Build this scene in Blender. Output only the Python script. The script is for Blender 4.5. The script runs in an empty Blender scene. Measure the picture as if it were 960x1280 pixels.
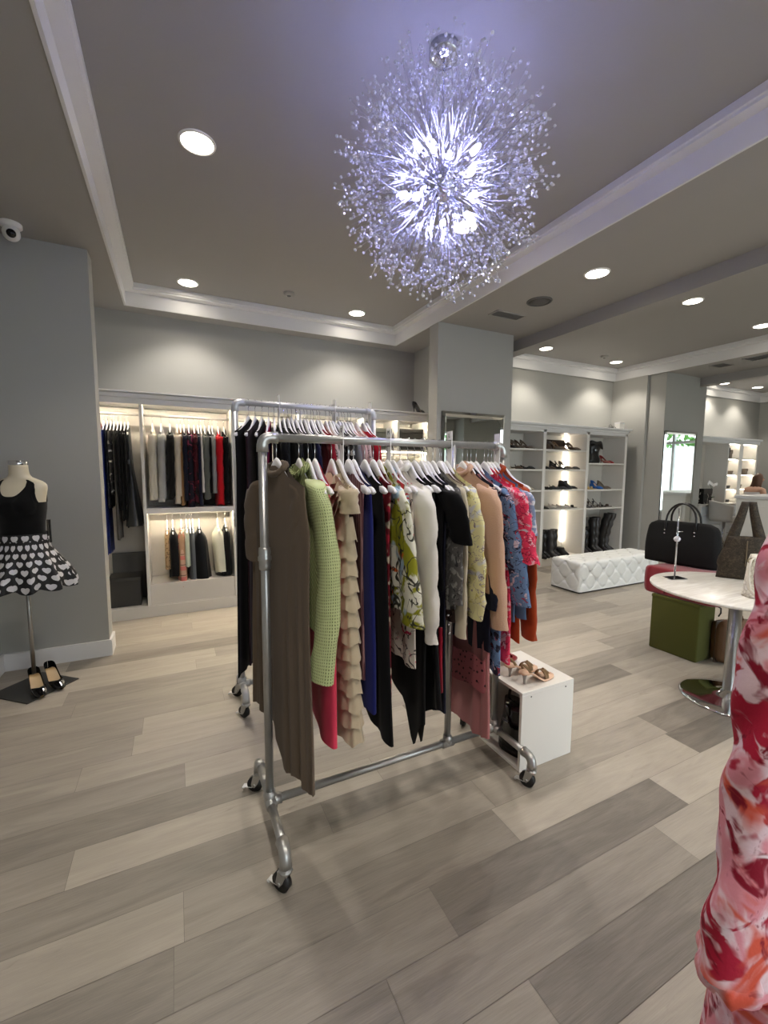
EXPOSURE, SKY, LAMP, BULB, LED, LED2, SPOT = 1.4, 3.0, 14.0, 85.0, 50.0, 12.0, 24.0
FLOORC = [(105, 99, 91), (147, 139, 128), (178, 169, 155)]
import bpy, bmesh, math, random
from mathutils import Vector, Matrix, Euler
PI = math.pi
sc = bpy.context.scene
COL = sc.collection
rnd = random.Random(7)

# ------------------------------------------------------------------ colours and materials
def lin(c):
    c = c / 255.0
    return c / 12.92 if c <= 0.04045 else ((c + 0.055) / 1.055) ** 2.4
def rgb(c): return (lin(c[0]), lin(c[1]), lin(c[2]), 1.0)
MATS = {}
def newmat(name):
    m = bpy.data.materials.new(name); m.use_nodes = True
    nt = m.node_tree
    return m, nt, nt.nodes['Principled BSDF']
def noise_node(nt, scale, detail=3, coord='Object', vec=None, rough=0.55):
    n = nt.nodes.new('ShaderNodeTexNoise'); n.inputs['Scale'].default_value = scale
    n.inputs['Detail'].default_value = detail; n.inputs['Roughness'].default_value = rough
    if vec is None:
        tc = nt.nodes.new('ShaderNodeTexCoord'); nt.links.new(tc.outputs[coord], n.inputs['Vector'])
    else: nt.links.new(vec, n.inputs['Vector'])
    return n
def mixc(nt, fac, a, b, mode='MIX'):
    n = nt.nodes.new('ShaderNodeMix'); n.data_type = 'RGBA'; n.blend_type = mode
    for i, v in ((0, fac), (6, a), (7, b)):
        if hasattr(v, 'is_linked') or hasattr(v, 'links'): nt.links.new(v, n.inputs[i])
        else: n.inputs[i].default_value = v
    return n.outputs[2]
def math_n(nt, op, a, b=None, c=None):
    n = nt.nodes.new('ShaderNodeMath'); n.operation = op
    for i, v in enumerate((a, b, c)):
        if v is None: continue
        if hasattr(v, 'links'): nt.links.new(v, n.inputs[i])
        else: n.inputs[i].default_value = v
    return n.outputs[0]
def step(nt, val, lo, hi):
    n = nt.nodes.new('ShaderNodeMapRange'); n.interpolation_type = 'SMOOTHSTEP'
    nt.links.new(val, n.inputs['Value']); n.inputs['From Min'].default_value = lo; n.inputs['From Max'].default_value = hi
    return n.outputs['Result']
def bump(nt, b, height, strength=0.3, dist=0.01):
    n = nt.nodes.new('ShaderNodeBump'); n.inputs['Strength'].default_value = strength; n.inputs['Distance'].default_value = dist
    nt.links.new(height, n.inputs['Height']); nt.links.new(n.outputs['Normal'], b.inputs['Normal'])

def MAT(name, c, rough=0.5, metal=0.0, var=0.06, vs=6.0, bmp=0.0, bs=200.0, sheen=0.0, coat=0.0, trans=0.0, spec=0.5, emit=None, es=0.0):
    """plain procedural material: base colour with a slight noise mottling and optional fine bump"""
    if name in MATS: return MATS[name]
    m, nt, b = newmat(name)
    col = rgb(c)
    n = noise_node(nt, vs)
    dark = tuple(x * (1 - var) for x in col[:3]) + (1,); light = tuple(min(1, x * (1 + var)) for x in col[:3]) + (1,)
    nt.links.new(mixc(nt, n.outputs['Fac'], dark, light), b.inputs['Base Color'])
    b.inputs['Roughness'].default_value = rough; b.inputs['Metallic'].default_value = metal
    b.inputs['Specular IOR Level'].default_value = spec
    if sheen: b.inputs['Sheen Weight'].default_value = sheen
    if coat: b.inputs['Coat Weight'].default_value = coat; b.inputs['Coat Roughness'].default_value = 0.08
    if trans: b.inputs['Transmission Weight'].default_value = trans
    if bmp: bump(nt, b, noise_node(nt, bs, 2).outputs['Fac'], bmp, 0.004)
    if emit is not None:
        b.inputs['Emission Color'].default_value = rgb(emit); b.inputs['Emission Strength'].default_value = es
    MATS[name] = m; return m
def FAB(name, c, rough=0.85, sheen=0.10, var=0.10, bmp=0.25, bs=350, spec=0.16, vs=5):
    return MAT(name, c, rough, 0, var, vs, bmp, bs, sheen, spec=spec)
def PRINT(name, base, layers, rough=0.8, bs=350, spec=0.25):
    """printed cloth: layers = (colour, kind, scale, lo, hi, offset) laid over the base"""
    if name in MATS: return MATS[name]
    m, nt, b = newmat(name)
    tc = nt.nodes.new('ShaderNodeTexCoord')
    cur = rgb(base)
    for (c, kind, scale, lo, hi, off) in layers:
        mp = nt.nodes.new('ShaderNodeMapping'); nt.links.new(tc.outputs['Object'], mp.inputs['Vector'])
        mp.inputs['Location'].default_value = (off, off * 1.7, -off)
        if kind == 'noise':
            t = noise_node(nt, scale, 2, vec=mp.outputs['Vector'], rough=0.45); f = step(nt, t.outputs['Fac'], lo, hi)
        elif kind == 'warp':
            t = noise_node(nt, scale, 3, vec=mp.outputs['Vector'], rough=0.5); t.inputs['Distortion'].default_value = 1.4
            f = step(nt, t.outputs['Fac'], lo, hi)
        elif kind == 'line':
            t = noise_node(nt, scale, 2, vec=mp.outputs['Vector'], rough=0.5); t.inputs['Distortion'].default_value = 0.8
            f = step(nt, math_n(nt, 'ABSOLUTE', math_n(nt, 'SUBTRACT', t.outputs['Fac'], 0.5)), hi, lo)
        elif kind == 'dot':
            t = nt.nodes.new('ShaderNodeTexVoronoi'); t.inputs['Scale'].default_value = scale
            nt.links.new(mp.outputs['Vector'], t.inputs['Vector']); f = step(nt, t.outputs['Distance'], hi, lo)
        elif kind == 'ring':
            t = nt.nodes.new('ShaderNodeTexVoronoi'); t.inputs['Scale'].default_value = scale
            nt.links.new(mp.outputs['Vector'], t.inputs['Vector'])
            f = step(nt, math_n(nt, 'ABSOLUTE', math_n(nt, 'SUBTRACT', t.outputs['Distance'], 0.27)), hi, lo)
        elif kind == 'crack':
            t = nt.nodes.new('ShaderNodeTexVoronoi'); t.feature = 'DISTANCE_TO_EDGE'; t.inputs['Scale'].default_value = scale
            nt.links.new(mp.outputs['Vector'], t.inputs['Vector']); f = step(nt, t.outputs['Distance'], hi, lo)
        elif kind in ('hstripe', 'vstripe'):
            sx = nt.nodes.new('ShaderNodeSeparateXYZ'); nt.links.new(mp.outputs['Vector'], sx.inputs[0])
            a = sx.outputs['Z' if kind == 'hstripe' else 'Y']
            fr = math_n(nt, 'FRACT', math_n(nt, 'MULTIPLY', a, scale))
            f = math_n(nt, 'GREATER_THAN', fr, lo)
        cur = mixc(nt, f, cur, rgb(c))
    nt.links.new(cur, b.inputs['Base Color'])
    b.inputs['Roughness'].default_value = rough; b.inputs['Specular IOR Level'].default_value = spec
    bump(nt, b, noise_node(nt, bs, 2).outputs['Fac'], 0.2, 0.004)
    MATS[name] = m; return m
def uv_split(nt):
    u = nt.nodes.new('ShaderNodeUVMap'); u.uv_map = 'UVMap'
    s = nt.nodes.new('ShaderNodeSeparateXYZ'); nt.links.new(u.outputs['UV'], s.inputs[0])
    return s.outputs['X'], s.outputs['Y']
def EMIT(name, c, s):
    if name in MATS: return MATS[name]
    m = bpy.data.materials.new(name); m.use_nodes = True; nt = m.node_tree
    for n in list(nt.nodes): nt.nodes.remove(n)
    o = nt.nodes.new('ShaderNodeOutputMaterial'); e = nt.nodes.new('ShaderNodeEmission')
    e.inputs['Color'].default_value = rgb(c); e.inputs['Strength'].default_value = s
    nt.links.new(e.outputs[0], o.inputs['Surface']); MATS[name] = m; return m

# ------------------------------------------------------------------ mesh builder
def lerp(a, b, t): return a + (b - a) * t
def smooth(t):
    t = max(0.0, min(1.0, t)); return t * t * (3 - 2 * t)
def interp(pts, x):
    if x <= pts[0][0]: return pts[0][1]
    for (a, va), (b, vb) in zip(pts, pts[1:]):
        if x <= b: return lerp(va, vb, (x - a) / (b - a) if b > a else 0)
    return pts[-1][1]
_bev = {}
def bevel_box(sx, sy, sz, r, seg):
    key = (round(sx, 4), round(sy, 4), round(sz, 4), round(r, 4), seg)
    if key not in _bev:
        bm = bmesh.new(); bmesh.ops.create_cube(bm, size=1)
        for v in bm.verts: v.co = Vector((v.co.x * sx, v.co.y * sy, v.co.z * sz))
        bmesh.ops.bevel(bm, geom=bm.edges[:], offset=r, segments=seg, affect='EDGES', profile=0.5)
        bm.verts.index_update()
        _bev[key] = ([v.co.copy() for v in bm.verts], [[v.index for v in f.verts] for f in bm.faces]); bm.free()
    return _bev[key]
class MB:
    def __init__(s): s.v = []; s.f = []; s.m = []; s.uv = []; s.sm = []
    def add(s, vs, fs, mi=0, uvs=None, sm=True):
        b = len(s.v); s.v.extend([tuple(p) for p in vs])
        for k, f in enumerate(fs):
            s.f.append([b + i for i in f]); s.m.append(mi); s.sm.append(sm)
            s.uv.append(uvs[k] if uvs else [(0, 0)] * len(f))
        return s
    def box(s, x0, x1, y0, y1, z0, z1, mi=0, r=0.0, seg=2, M=None, sm=False):
        c = Vector(((x0 + x1) / 2, (y0 + y1) / 2, (z0 + z1) / 2)); sx, sy, sz = abs(x1 - x0), abs(y1 - y0), abs(z1 - z0)
        if r > 0:
            vs, fs = bevel_box(sx, sy, sz, min(r, sx * .49, sy * .49, sz * .49), seg)
        else:
            vs = [Vector((a * sx / 2, b * sy / 2, d * sz / 2)) for a in (-1, 1) for b in (-1, 1) for d in (-1, 1)]
            fs = [(0, 1, 3, 2), (4, 6, 7, 5), (0, 4, 5, 1), (2, 3, 7, 6), (0, 2, 6, 4), (1, 5, 7, 3)]
        vs = [c + v for v in vs]
        if M is not None: vs = [M @ v for v in vs]
        return s.add(vs, fs, mi, sm=sm)
    def rings(s, rings, mi=0, closed=True, caps=(True, True), uvlen=None, flip=False):
        n = len(rings[0]); vs = [p for r in rings for p in r]; fs = []; uvs = []
        def L(a, b): return (Vector(a) - Vector(b)).length
        mid = rings[len(rings) // 2]
        us = [0.0]
        for i in range(n if closed else n - 1): us.append(us[-1] + L(mid[i], mid[(i + 1) % n]))
        vv = [0.0]
        for j in range(len(rings) - 1): vv.append(vv[-1] + max(L(rings[j][0], rings[j + 1][0]), L(rings[j][n // 2], rings[j + 1][n // 2])))
        for j in range(len(rings) - 1):
            for i in range(n if closed else n - 1):
                k = (i + 1) % n
                f = [j * n + i, j * n + k, (j + 1) * n + k, (j + 1) * n + i]; q = [(us[i], vv[j]), (us[i + 1], vv[j]), (us[i + 1], vv[j + 1]), (us[i], vv[j + 1])]
                if flip: f.reverse(); q.reverse()
                fs.append(f); uvs.append(q)
        if closed and caps[0]: fs.append(list(range(n))[::-1]); uvs.append([(0, 0)] * n)
        if closed and caps[1]: fs.append([(len(rings) - 1) * n + i for i in range(n)]); uvs.append([(0, 0)] * n)
        return s.add(vs, fs, mi, uvs)
    def tube(s, path, r, n=10, mi=0, caps=True, closed_path=False):
        P = [Vector(p) for p in path]; R = r if isinstance(r, (list, tuple)) else [r] * len(P)
        T = []
        for i in range(len(P)):
            a = P[i - 1] if i > 0 else P[i]; b = P[i + 1] if i < len(P) - 1 else P[i]
            t = (b - a); T.append(t.normalized() if t.length > 1e-9 else Vector((0, 0, 1)))
        nrm = T[0].orthogonal().normalized(); rings = []
        for i in range(len(P)):
            nrm = (nrm - T[i] * nrm.dot(T[i]))
            nrm = nrm.normalized() if nrm.length > 1e-6 else T[i].orthogonal().normalized()
            bn = T[i].cross(nrm)
            rings.append([P[i] + (nrm * math.cos(2 * PI * k / n) + bn * math.sin(2 * PI * k / n)) * R[i] for k in range(n)])
        return s.rings(rings, mi, True, (caps, caps))
    def lathe(s, prof, n=24, c=(0, 0, 0), mi=0, caps=(True, True)):
        rings = [[(c[0] + r * math.cos(2 * PI * k / n), c[1] + r * math.sin(2 * PI * k / n), c[2] + z) for k in range(n)] for (r, z) in prof]
        return s.rings(rings, mi, True, caps)
    def ball(s, c, r, n=10, m=6, mi=0, sz=1.0):
        return s.lathe([(r * math.sin(PI * j / m) + 1e-5, -r * sz * math.cos(PI * j / m)) for j in range(m + 1)], n, c, mi)
    def prism(s, pts, h0, h1, axis='z', mi=0, sm=False):
        n = len(pts)
        def P(p, h): return {'z': (p[0], p[1], h), 'x': (h, p[0], p[1]), 'y': (p[0], h, p[1])}[axis]
        vs = [P(p, h0) for p in pts] + [P(p, h1) for p in pts]
        fs = [list(range(n))[::-1], [n + i for i in range(n)]] + [[i, (i + 1) % n, n + (i + 1) % n, n + i] for i in range(n)]
        return s.add(vs, fs, mi, sm=sm)
    def xf(s, M):
        s.v = [tuple(M @ Vector(p)) for p in s.v]; return s
    def mesh(s, name, mats):
        me = bpy.data.meshes.new(name); me.from_pydata(s.v, [], s.f)
        uvl = me.uv_layers.new(name='UVMap')
        flat = [c for f in s.uv for q in f for c in q]
        if len(flat) == 2 * len(me.loops): uvl.data.foreach_set('uv', flat)
        me.polygons.foreach_set('material_index', s.m); me.polygons.foreach_set('use_smooth', s.sm)
        for m in (mats if isinstance(mats, (list, tuple)) else [mats]): me.materials.append(m)
        bm = bmesh.new(); bm.from_mesh(me); bmesh.ops.recalc_face_normals(bm, faces=bm.faces[:]); bm.to_mesh(me); bm.free()
        me.update(); return me
    def build(s, name, mats, parent=None, loc=(0, 0, 0), rz=0.0):
        o = bpy.data.objects.new(name, s.mesh(name, mats)); COL.objects.link(o)
        if parent is not None: o.parent = parent
        o.location = loc; o.rotation_euler = (0, 0, rz)
        return o
def tag(o, label=None, cat=None, group=None, kind=None):
    if label: o['label'] = label
    if cat: o['category'] = cat
    if group: o['group'] = group
    if kind: o['kind'] = kind
    return o
def thing(name, label, cat, loc=(0, 0, 0), rz=0.0, group=None):
    o = bpy.data.objects.new(name, None); COL.objects.link(o); o.location = loc; o.rotation_euler = (0, 0, rz); o.empty_display_size = 0.1
    return tag(o, label, cat, group)
def struct(o): o['kind'] = 'structure'; return o
def use(me, name, parent=None, loc=(0, 0, 0), rz=0.0, scale=None, rot=None):
    o = bpy.data.objects.new(name, me); COL.objects.link(o); o.location = loc
    o.rotation_euler = rot if rot is not None else (0, 0, rz)
    if parent is not None: o.parent = parent
    if scale: o.scale = scale if isinstance(scale, (tuple, list)) else (scale,) * 3
    return o
def text_mesh(txt, size, mat, ext=0.0006):
    cu = bpy.data.curves.new('letters', 'FONT'); cu.body = txt; cu.size = size; cu.extrude = ext; cu.align_x = 'CENTER'; cu.align_y = 'CENTER'
    o = bpy.data.objects.new('letters', cu); COL.objects.link(o)
    dg = bpy.context.evaluated_depsgraph_get(); me = bpy.data.meshes.new_from_object(o.evaluated_get(dg))
    bpy.data.objects.remove(o); me.materials.clear(); me.materials.append(mat); return me
def ordinal(i): return ['first', 'second', 'third', 'fourth', 'fifth', 'sixth', 'seventh', 'eighth', 'ninth', 'tenth', 'eleventh', 'twelfth', 'thirteenth', 'fourteenth', 'fifteenth', 'sixteenth', 'seventeenth', 'eighteenth', 'nineteenth', 'twentieth'][i]
# ------------------------------------------------------------------ camera, sky, view
cam = bpy.data.cameras.new('camera'); camo = bpy.data.objects.new('camera', cam); COL.objects.link(camo)
cam.sensor_fit = 'HORIZONTAL'; cam.sensor_width = 36.0; cam.lens = 36.0 * 532.56 / 960.0; cam.clip_start = 0.05
yaw, pitch, roll = 0.4543, 0.0958, 0.0051
fwd = Vector((math.sin(yaw) * math.cos(pitch), math.cos(yaw) * math.cos(pitch), -math.sin(pitch)))
rgt = Vector((math.cos(yaw), -math.sin(yaw), 0)); up = rgt.cross(fwd)
r2 = rgt * math.cos(roll) + up * math.sin(roll); u2 = up * math.cos(roll) - rgt * math.sin(roll)
Mx = Matrix((r2, u2, -fwd)).transposed().to_4x4(); Mx.translation = (0, 0, 1.5); camo.matrix_world = Mx
sc.camera = camo
sc.view_settings.view_transform = 'Standard'; sc.view_settings.look = 'None'; sc.view_settings.gamma = 1.0
sc.view_settings.exposure = EXPOSURE; sc.view_settings.use_curve_mapping = False
w = bpy.data.worlds.new('sky'); sc.world = w; w.use_nodes = True
nt = w.node_tree; bg = nt.nodes['Background']; sky = nt.nodes.new('ShaderNodeTexSky')
sky.sky_type = 'HOSEK_WILKIE'; sky.turbidity = 3.0; sky.sun_direction = (0.3, -0.5, 0.8)
nt.links.new(mixc(nt, .8, sky.outputs[0], (.66, .67, .69, 1)), bg.inputs['Color']); bg.inputs['Strength'].default_value = SKY

# ------------------------------------------------------------------ setting
CZ, TZ = 3.13, 3.33
wallm = MAT('wall paint', (158, 157, 151), 0.75, var=0.03, vs=1.5, bmp=0.06, bs=120)
ceilm = MAT('ceiling paint', (152, 149, 145), 0.8, var=0.03, vs=1.2, bmp=0.06, bs=90)
trimm = MAT('trim paint', (214, 213, 212), 0.45, var=0.02, vs=2)
whitem = MAT('white lacquer', (222, 219, 213), 0.35, var=0.02, vs=2)

def floor():
    W, L, PH = 0.184, 1.27, 1.19
    joints = {-1: .77, -3: .886, 0: -.06, 2: .535, 5: -.013, 3: -.413, 6: -.478, 8: -.227, 12: .09, 10: -.627, 1: 1.24}
    tones = {(-1, .77): .10, (-3, .886): .14, (0, 2.48): .12, (0, 1.21): .74, (2, .535): .22, (0, -.06): .34, (3, -.413): .78, (3, -1.683): .45,
             (5, -.013): .82, (5, -1.283): .48, (6, -.478): .72, (8, -.227): .85, (8, -1.497): .55, (12, -1.18): .75, (-1, -.5): .36, (-2, 0): .6,
             (10, -.627): .5, (-3, -.384): .45, (-1, 2.04): .8, (1, 1.24): .55, (-4, 0): .8}
    rows = []
    r = random.Random(21); vs = []; fs = []; tn = []; ids = []
    k0 = int(math.floor((-3.3 - PH) / W)); k1 = int(math.ceil((5.4 - PH) / W))
    for k in range(k0, k1):
        j = joints.get(k, r.uniform(0, L)); x = j - L * math.ceil((j + 1.5) / L)
        while x < 12.6:
            t = r.choice((.3, .45, .55, .6, .65, .7, .75, .85)) + r.uniform(-.08, .08)
            for (kk, xx), tv in tones.items():
                if kk == k and abs(xx - x) < .2: t = tv
            x0, x1 = max(x, -1.5), min(x + L, 12.6)
            if x1 > x0:
                y0 = PH + k * W; b = len(vs); g = 0.0007
                vs += [(x0 + g, y0 + g, 0), (x1 - g, y0 + g, 0), (x1 - g, y0 + W - g, 0), (x0 + g, y0 + W - g, 0)]
                fs.append((b, b + 1, b + 2, b + 3)); tn.append(t); ids.append(r.random())
            x += L
    b = len(vs); vs += [(-1.5, -3.4, -.003), (12.6, -3.4, -.003), (12.6, 5.4, -.003), (-1.5, 5.4, -.003), (-1.5, -3.4, -.12), (12.6, -3.4, -.12), (12.6, 5.4, -.12), (-1.5, 5.4, -.12)]
    fs += [(b, b + 1, b + 2, b + 3), (b + 4, b + 7, b + 6, b + 5), (b, b + 4, b + 5, b + 1), (b + 1, b + 5, b + 6, b + 2), (b + 2, b + 6, b + 7, b + 3), (b + 3, b + 7, b + 4, b)]; tn += [.05] * 6; ids += [0] * 6
    me = bpy.data.meshes.new('floor'); me.from_pydata(vs, [], fs)
    a = me.attributes.new('plank_tone', 'FLOAT', 'FACE'); a.data.foreach_set('value', tn)
    a = me.attributes.new('plank_seed', 'FLOAT', 'FACE'); a.data.foreach_set('value', ids)
    m, nt, bs = newmat('vinyl plank floor')
    at = nt.nodes.new('ShaderNodeAttribute'); at.attribute_name = 'plank_tone'
    sd = nt.nodes.new('ShaderNodeAttribute'); sd.attribute_name = 'plank_seed'
    tc = nt.nodes.new('ShaderNodeTexCoord'); mp = nt.nodes.new('ShaderNodeMapping'); mp.inputs['Scale'].default_value = (1.1, 9.0, 1.0)
    nt.links.new(tc.outputs['Object'], mp.inputs['Vector'])
    cmb = nt.nodes.new('ShaderNodeCombineXYZ'); nt.links.new(math_n(nt, 'MULTIPLY', sd.outputs['Fac'], 40.0), cmb.inputs['X']); nt.links.new(math_n(nt, 'MULTIPLY', sd.outputs['Fac'], 77.0), cmb.inputs['Z'])
    va = nt.nodes.new('ShaderNodeVectorMath'); va.operation = 'ADD'; nt.links.new(mp.outputs['Vector'], va.inputs[0]); nt.links.new(cmb.outputs[0], va.inputs[1])
    g1 = noise_node(nt, 1.6, 5, vec=va.outputs[0], rough=0.62); g1.inputs['Distortion'].default_value = 0.9
    mp2 = nt.nodes.new('ShaderNodeMapping'); mp2.inputs['Scale'].default_value = (1.0, 6.0, 1.0); nt.links.new(va.outputs[0], mp2.inputs['Vector'])
    g2 = noise_node(nt, 9.0, 5, vec=mp2.outputs['Vector'], rough=0.6)
    cr = nt.nodes.new('ShaderNodeValToRGB'); e = cr.color_ramp.elements
    e[0].position = 0.0; e[0].color = rgb(FLOORC[0]); e[1].position = 1.0; e[1].color = rgb(FLOORC[2])
    x = cr.color_ramp.elements.new(0.5); x.color = rgb(FLOORC[1])
    v = math_n(nt, 'ADD', at.outputs['Fac'], math_n(nt, 'MULTIPLY', math_n(nt, 'SUBTRACT', g1.outputs['Fac'], 0.5), 0.7))
    v = math_n(nt, 'ADD', v, math_n(nt, 'MULTIPLY', math_n(nt, 'SUBTRACT', g2.outputs['Fac'], 0.5), 0.5))
    nt.links.new(v, cr.inputs['Fac'])
    knots = noise_node(nt, 0.9, 4, vec=va.outputs[0], rough=0.7); knots.inputs['Distortion'].default_value = 2.2
    kf = math_n(nt, 'MULTIPLY', step(nt, knots.outputs['Fac'], 0.62, 0.74), 0.5)
    nt.links.new(mixc(nt, kf, cr.outputs['Color'], rgb((112, 103, 93))), bs.inputs['Base Color'])
    bs.inputs['Roughness'].default_value = 0.42; bs.inputs['Specular IOR Level'].default_value = 0.4
    bump(nt, bs, g2.outputs['Fac'], 0.12, 0.003)
    me.materials.append(m); o = bpy.data.objects.new('floor', me); COL.objects.link(o); struct(o)
floor()

def sbox(name, x0, x1, y0, y1, z0, z1, m): return struct(MB().box(x0, x1, y0, y1, z0, z1).build(name, m))
XL, XR, YB, YF = -1.21, 12.4, 5.296, -3.2
sbox('wall_left', XL - .12, XL, YF - .12, 4.18, 0, 3.45, wallm)
sbox('wall_wing', XL, -.53, 3.98, 4.16, 0, CZ, wallm)
sbox('wall_back', XL - .12, XR, YB, YB + .12, 0, 3.45, wallm)
sbox('wall_left_rear', XL - .12, XL, 4.18, YB, 0, 3.45, wallm)
sbox('wall_stub', 3.04, 3.72, 4.26, YB, 0, CZ, wallm)
sbox('wall_column_centre', 2.645, 3.72, 4.085, 4.26, 0, CZ, wallm)
sbox('wall_column_right', 7.26, 8.2, 4.38, 4.66, 0, CZ, wallm)
sbox('wall_alcove', 7.20, 8.95, 4.66, YB, 0, CZ, wallm)
# front wall behind the viewpoint, with a deep pier that the leaning mirror looks at
SX0, SX1, SZ0, SZ1 = .4, 7.4, .25, 2.75
mb = MB().box(XL - .12, SX0, YF - .12, YF, 0, 3.45).box(SX1, XR, YF - .12, YF, 0, 3.45).box(SX0, SX1, YF - .12, YF, 0, SZ0).box(SX0, SX1, YF - .12, YF, SZ1, 3.45).box(8.0, 9.6, YF, YF + .5, 0, CZ)
struct(mb.build('wall_front', wallm))
# right wall with a glazed shop window
WY0, WY1, WZ0, WZ1 = 0.6, 3.3, 0.82, 2.85
mb = MB().box(XR, XR + .15, YF, WY0, 0, 3.45).box(XR, XR + .15, WY1, YB, 0, 3.45).box(XR, XR + .15, WY0, WY1, 0, WZ0).box(XR, XR + .15, WY0, WY1, WZ1, 3.45)
struct(mb.build('wall_right', wallm))
win = thing('window_1', None, None, (XR + .07, (WY0 + WY1) / 2, WZ0)); struct(win)
frm = MAT('window frame white', (205, 208, 208), 0.4)
hw = (WY1 - WY0) / 2; hh = WZ1 - WZ0
mb = MB()
for y in (-hw + .03, -hw * .33, hw * .33, hw - .03): mb.box(-.04, .04, y - .03, y + .03, 0, hh)
for z in (.03, hh - .03, 1.5): mb.box(-.045, .045, -hw, hw, z - .035, z + .035)
f = mb.build('window_frame', frm, win); struct(f)
gl = bpy.data.materials.new('window glass'); gl.use_nodes = True; nt = gl.node_tree
for n in list(nt.nodes): nt.nodes.remove(n)
o_ = nt.nodes.new('ShaderNodeOutputMaterial'); t_ = nt.nodes.new('ShaderNodeBsdfTransparent'); g_ = nt.nodes.new('ShaderNodeBsdfGlossy'); x_ = nt.nodes.new('ShaderNodeMixShader')
g_.inputs['Roughness'].default_value = 0.02; t_.inputs['Color'].default_value = (.93, .97, .97, 1); x_.inputs['Fac'].default_value = 0.06
nt.links.new(t_.outputs[0], x_.inputs[1]); nt.links.new(g_.outputs[0], x_.inputs[2]); nt.links.new(x_.outputs[0], o_.inputs['Surface'])
struct(MB().box(-.004, .004, -hw, hw, 0, hh).build('window_pane', gl, win))
win2 = thing('window_2', None, None, ((SX0 + SX1) / 2, YF - .06, SZ0)); struct(win2)
hx2 = (SX1 - SX0) / 2; hz2 = SZ1 - SZ0; mb = MB()
for k in range(5): x = -hx2 + .03 + k * (2 * hx2 - .06) / 4; mb.box(x - .03, x + .03, -.04, .04, 0, hz2)
for z in (.03, hz2 - .03): mb.box(-hx2, hx2, -.045, .045, z - .035, z + .035)
struct(mb.build('window_frame', frm, win2)); struct(MB().box(-hx2, hx2, -.004, .004, 0, hz2).build('window_pane', gl, win2))
lt = MAT('window decal grey', (120, 122, 124), 0.6)
for i, ch in enumerate('BC'):
    o = use(text_mesh(ch, 0.26, lt), 'window_lettering', win, (-.008, .18, 1.18 - .32 * i), rot=(PI / 2, 0, PI / 2)); struct(o)
struct(MB().box(-.24, .02, -hw, hw, -.05, -.005, r=.006).build('window_sill', frm, win))
sbox('ground_outside', -6, 30, -16, 14, -.4, -.13, MAT('pale paving', (205, 205, 200), 0.8))
sbox('exterior_facade', 19, 19.4, -8, 12, -.13, 2.6, MAT('pale facade', (225, 225, 222), 0.8))
hd = thing('clipped_hedge', 'green leafy hedge outside the shop window, seen only in the right mirror', 'hedge', (17.5, 2.5, 0))
mb = MB(); r_ = random.Random(4)
for k in range(2600):
    c = Vector((r_.uniform(-.5, .5), r_.uniform(-5, 5), r_.uniform(2.5, 4.3))); u = Vector((r_.uniform(-1, 1), r_.uniform(-1, 1), r_.uniform(-1, 1))).normalized(); v = u.orthogonal().normalized()
    mb.add([c - u * .11, c + v * .06, c + u * .11, c - v * .06], [(0, 1, 2, 3)])
mb.build('foliage', MAT('hedge leaf', (96, 150, 66), .6, var=.3, vs=3), hd); MB().tube([(0, -3, -.13), (0, -3, 3.2)], .12, 10).tube([(0, 0, -.13), (0, 0, 3.2)], .12, 10).tube([(0, 3, -.13), (0, 3, 3.2)], .12, 10).build('trunk', MAT('bark', (96, 78, 60), .9), hd)
# ceiling: soffits at 3.13, three raised trays, two dropped beams
mb = MB()
TR = [(-.393, 2.65, -1.66, 5.10), (4.06, 7.22, -1.66, 5.27), (8.4, 12.3, -1.66, 5.27)]
xs = [XL - .12] + [c for t in TR for c in t[:2]] + [XR + .15]
ys = (YF - .12, YB + .12)
for i in range(0, len(xs), 2): mb.box(xs[i], xs[i + 1], ys[0], ys[1], CZ, 3.5)
for t in TR:
    mb.box(t[0], t[1], ys[0], t[2], CZ, 3.5); mb.box(t[0], t[1], t[3], ys[1], CZ, 3.5); mb.box(t[0], t[1], t[2], t[3], TZ, 3.5)
struct(mb.build('ceiling', ceilm))
sbox('beam_left', 3.88, 4.06, YF, YB, 3.0, CZ, ceilm); sbox('beam_right', 8.23, 8.4, YF, YB, 3.0, CZ, ceilm)
for i, t in enumerate(TR):
    prof = [(-.004, CZ - .004), (.012, CZ - .004), (.012, CZ + .13), (.082, CZ + .136), (.082, CZ + .152), (.094, CZ + .155), (.094, TZ), (-.004, TZ)]
    rings = []
    for (d, z) in prof: rings.append([(t[0] + d, t[2] + d, z), (t[1] - d, t[2] + d, z), (t[1] - d, t[3] - d, z), (t[0] + d, t[3] - d, z)])
    mb = MB(); mb.rings(rings, caps=(False, False)); mb.sm = [False] * len(mb.f)
    struct(mb.build('trim_%d' % (i + 1), trimm))
# baseboards
def base(name, pts):
    mb = MB()
    for (x0, x1, y0, y1) in pts:
        mb.box(x0, x1, y0, y1, 0, .118).box(x0 + .003 * (x1 - x0 > .1), x1 - .003 * (x1 - x0 > .1), y0 + .004 * (y1 - y0 > .1), y1, .118, .13)
    return struct(mb.build(name, trimm))
base('baseboard_wing', [(XL + .016, -.512, 3.962, 3.98), (-.53, -.512, 3.98, 4.17)])
base('baseboard_left', [(XL, XL + .016, YF, 3.98)])
base('baseboard_column', [(2.63, 3.735, 4.069, 4.085), (2.629, 2.645, 4.085, 4.26), (3.72, 3.736, 4.085, 4.4)])
base('baseboard_column_right', [(7.244, 8.216, 4.364, 4.38), (7.244, 7.26, 4.38, 4.66)])

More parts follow.
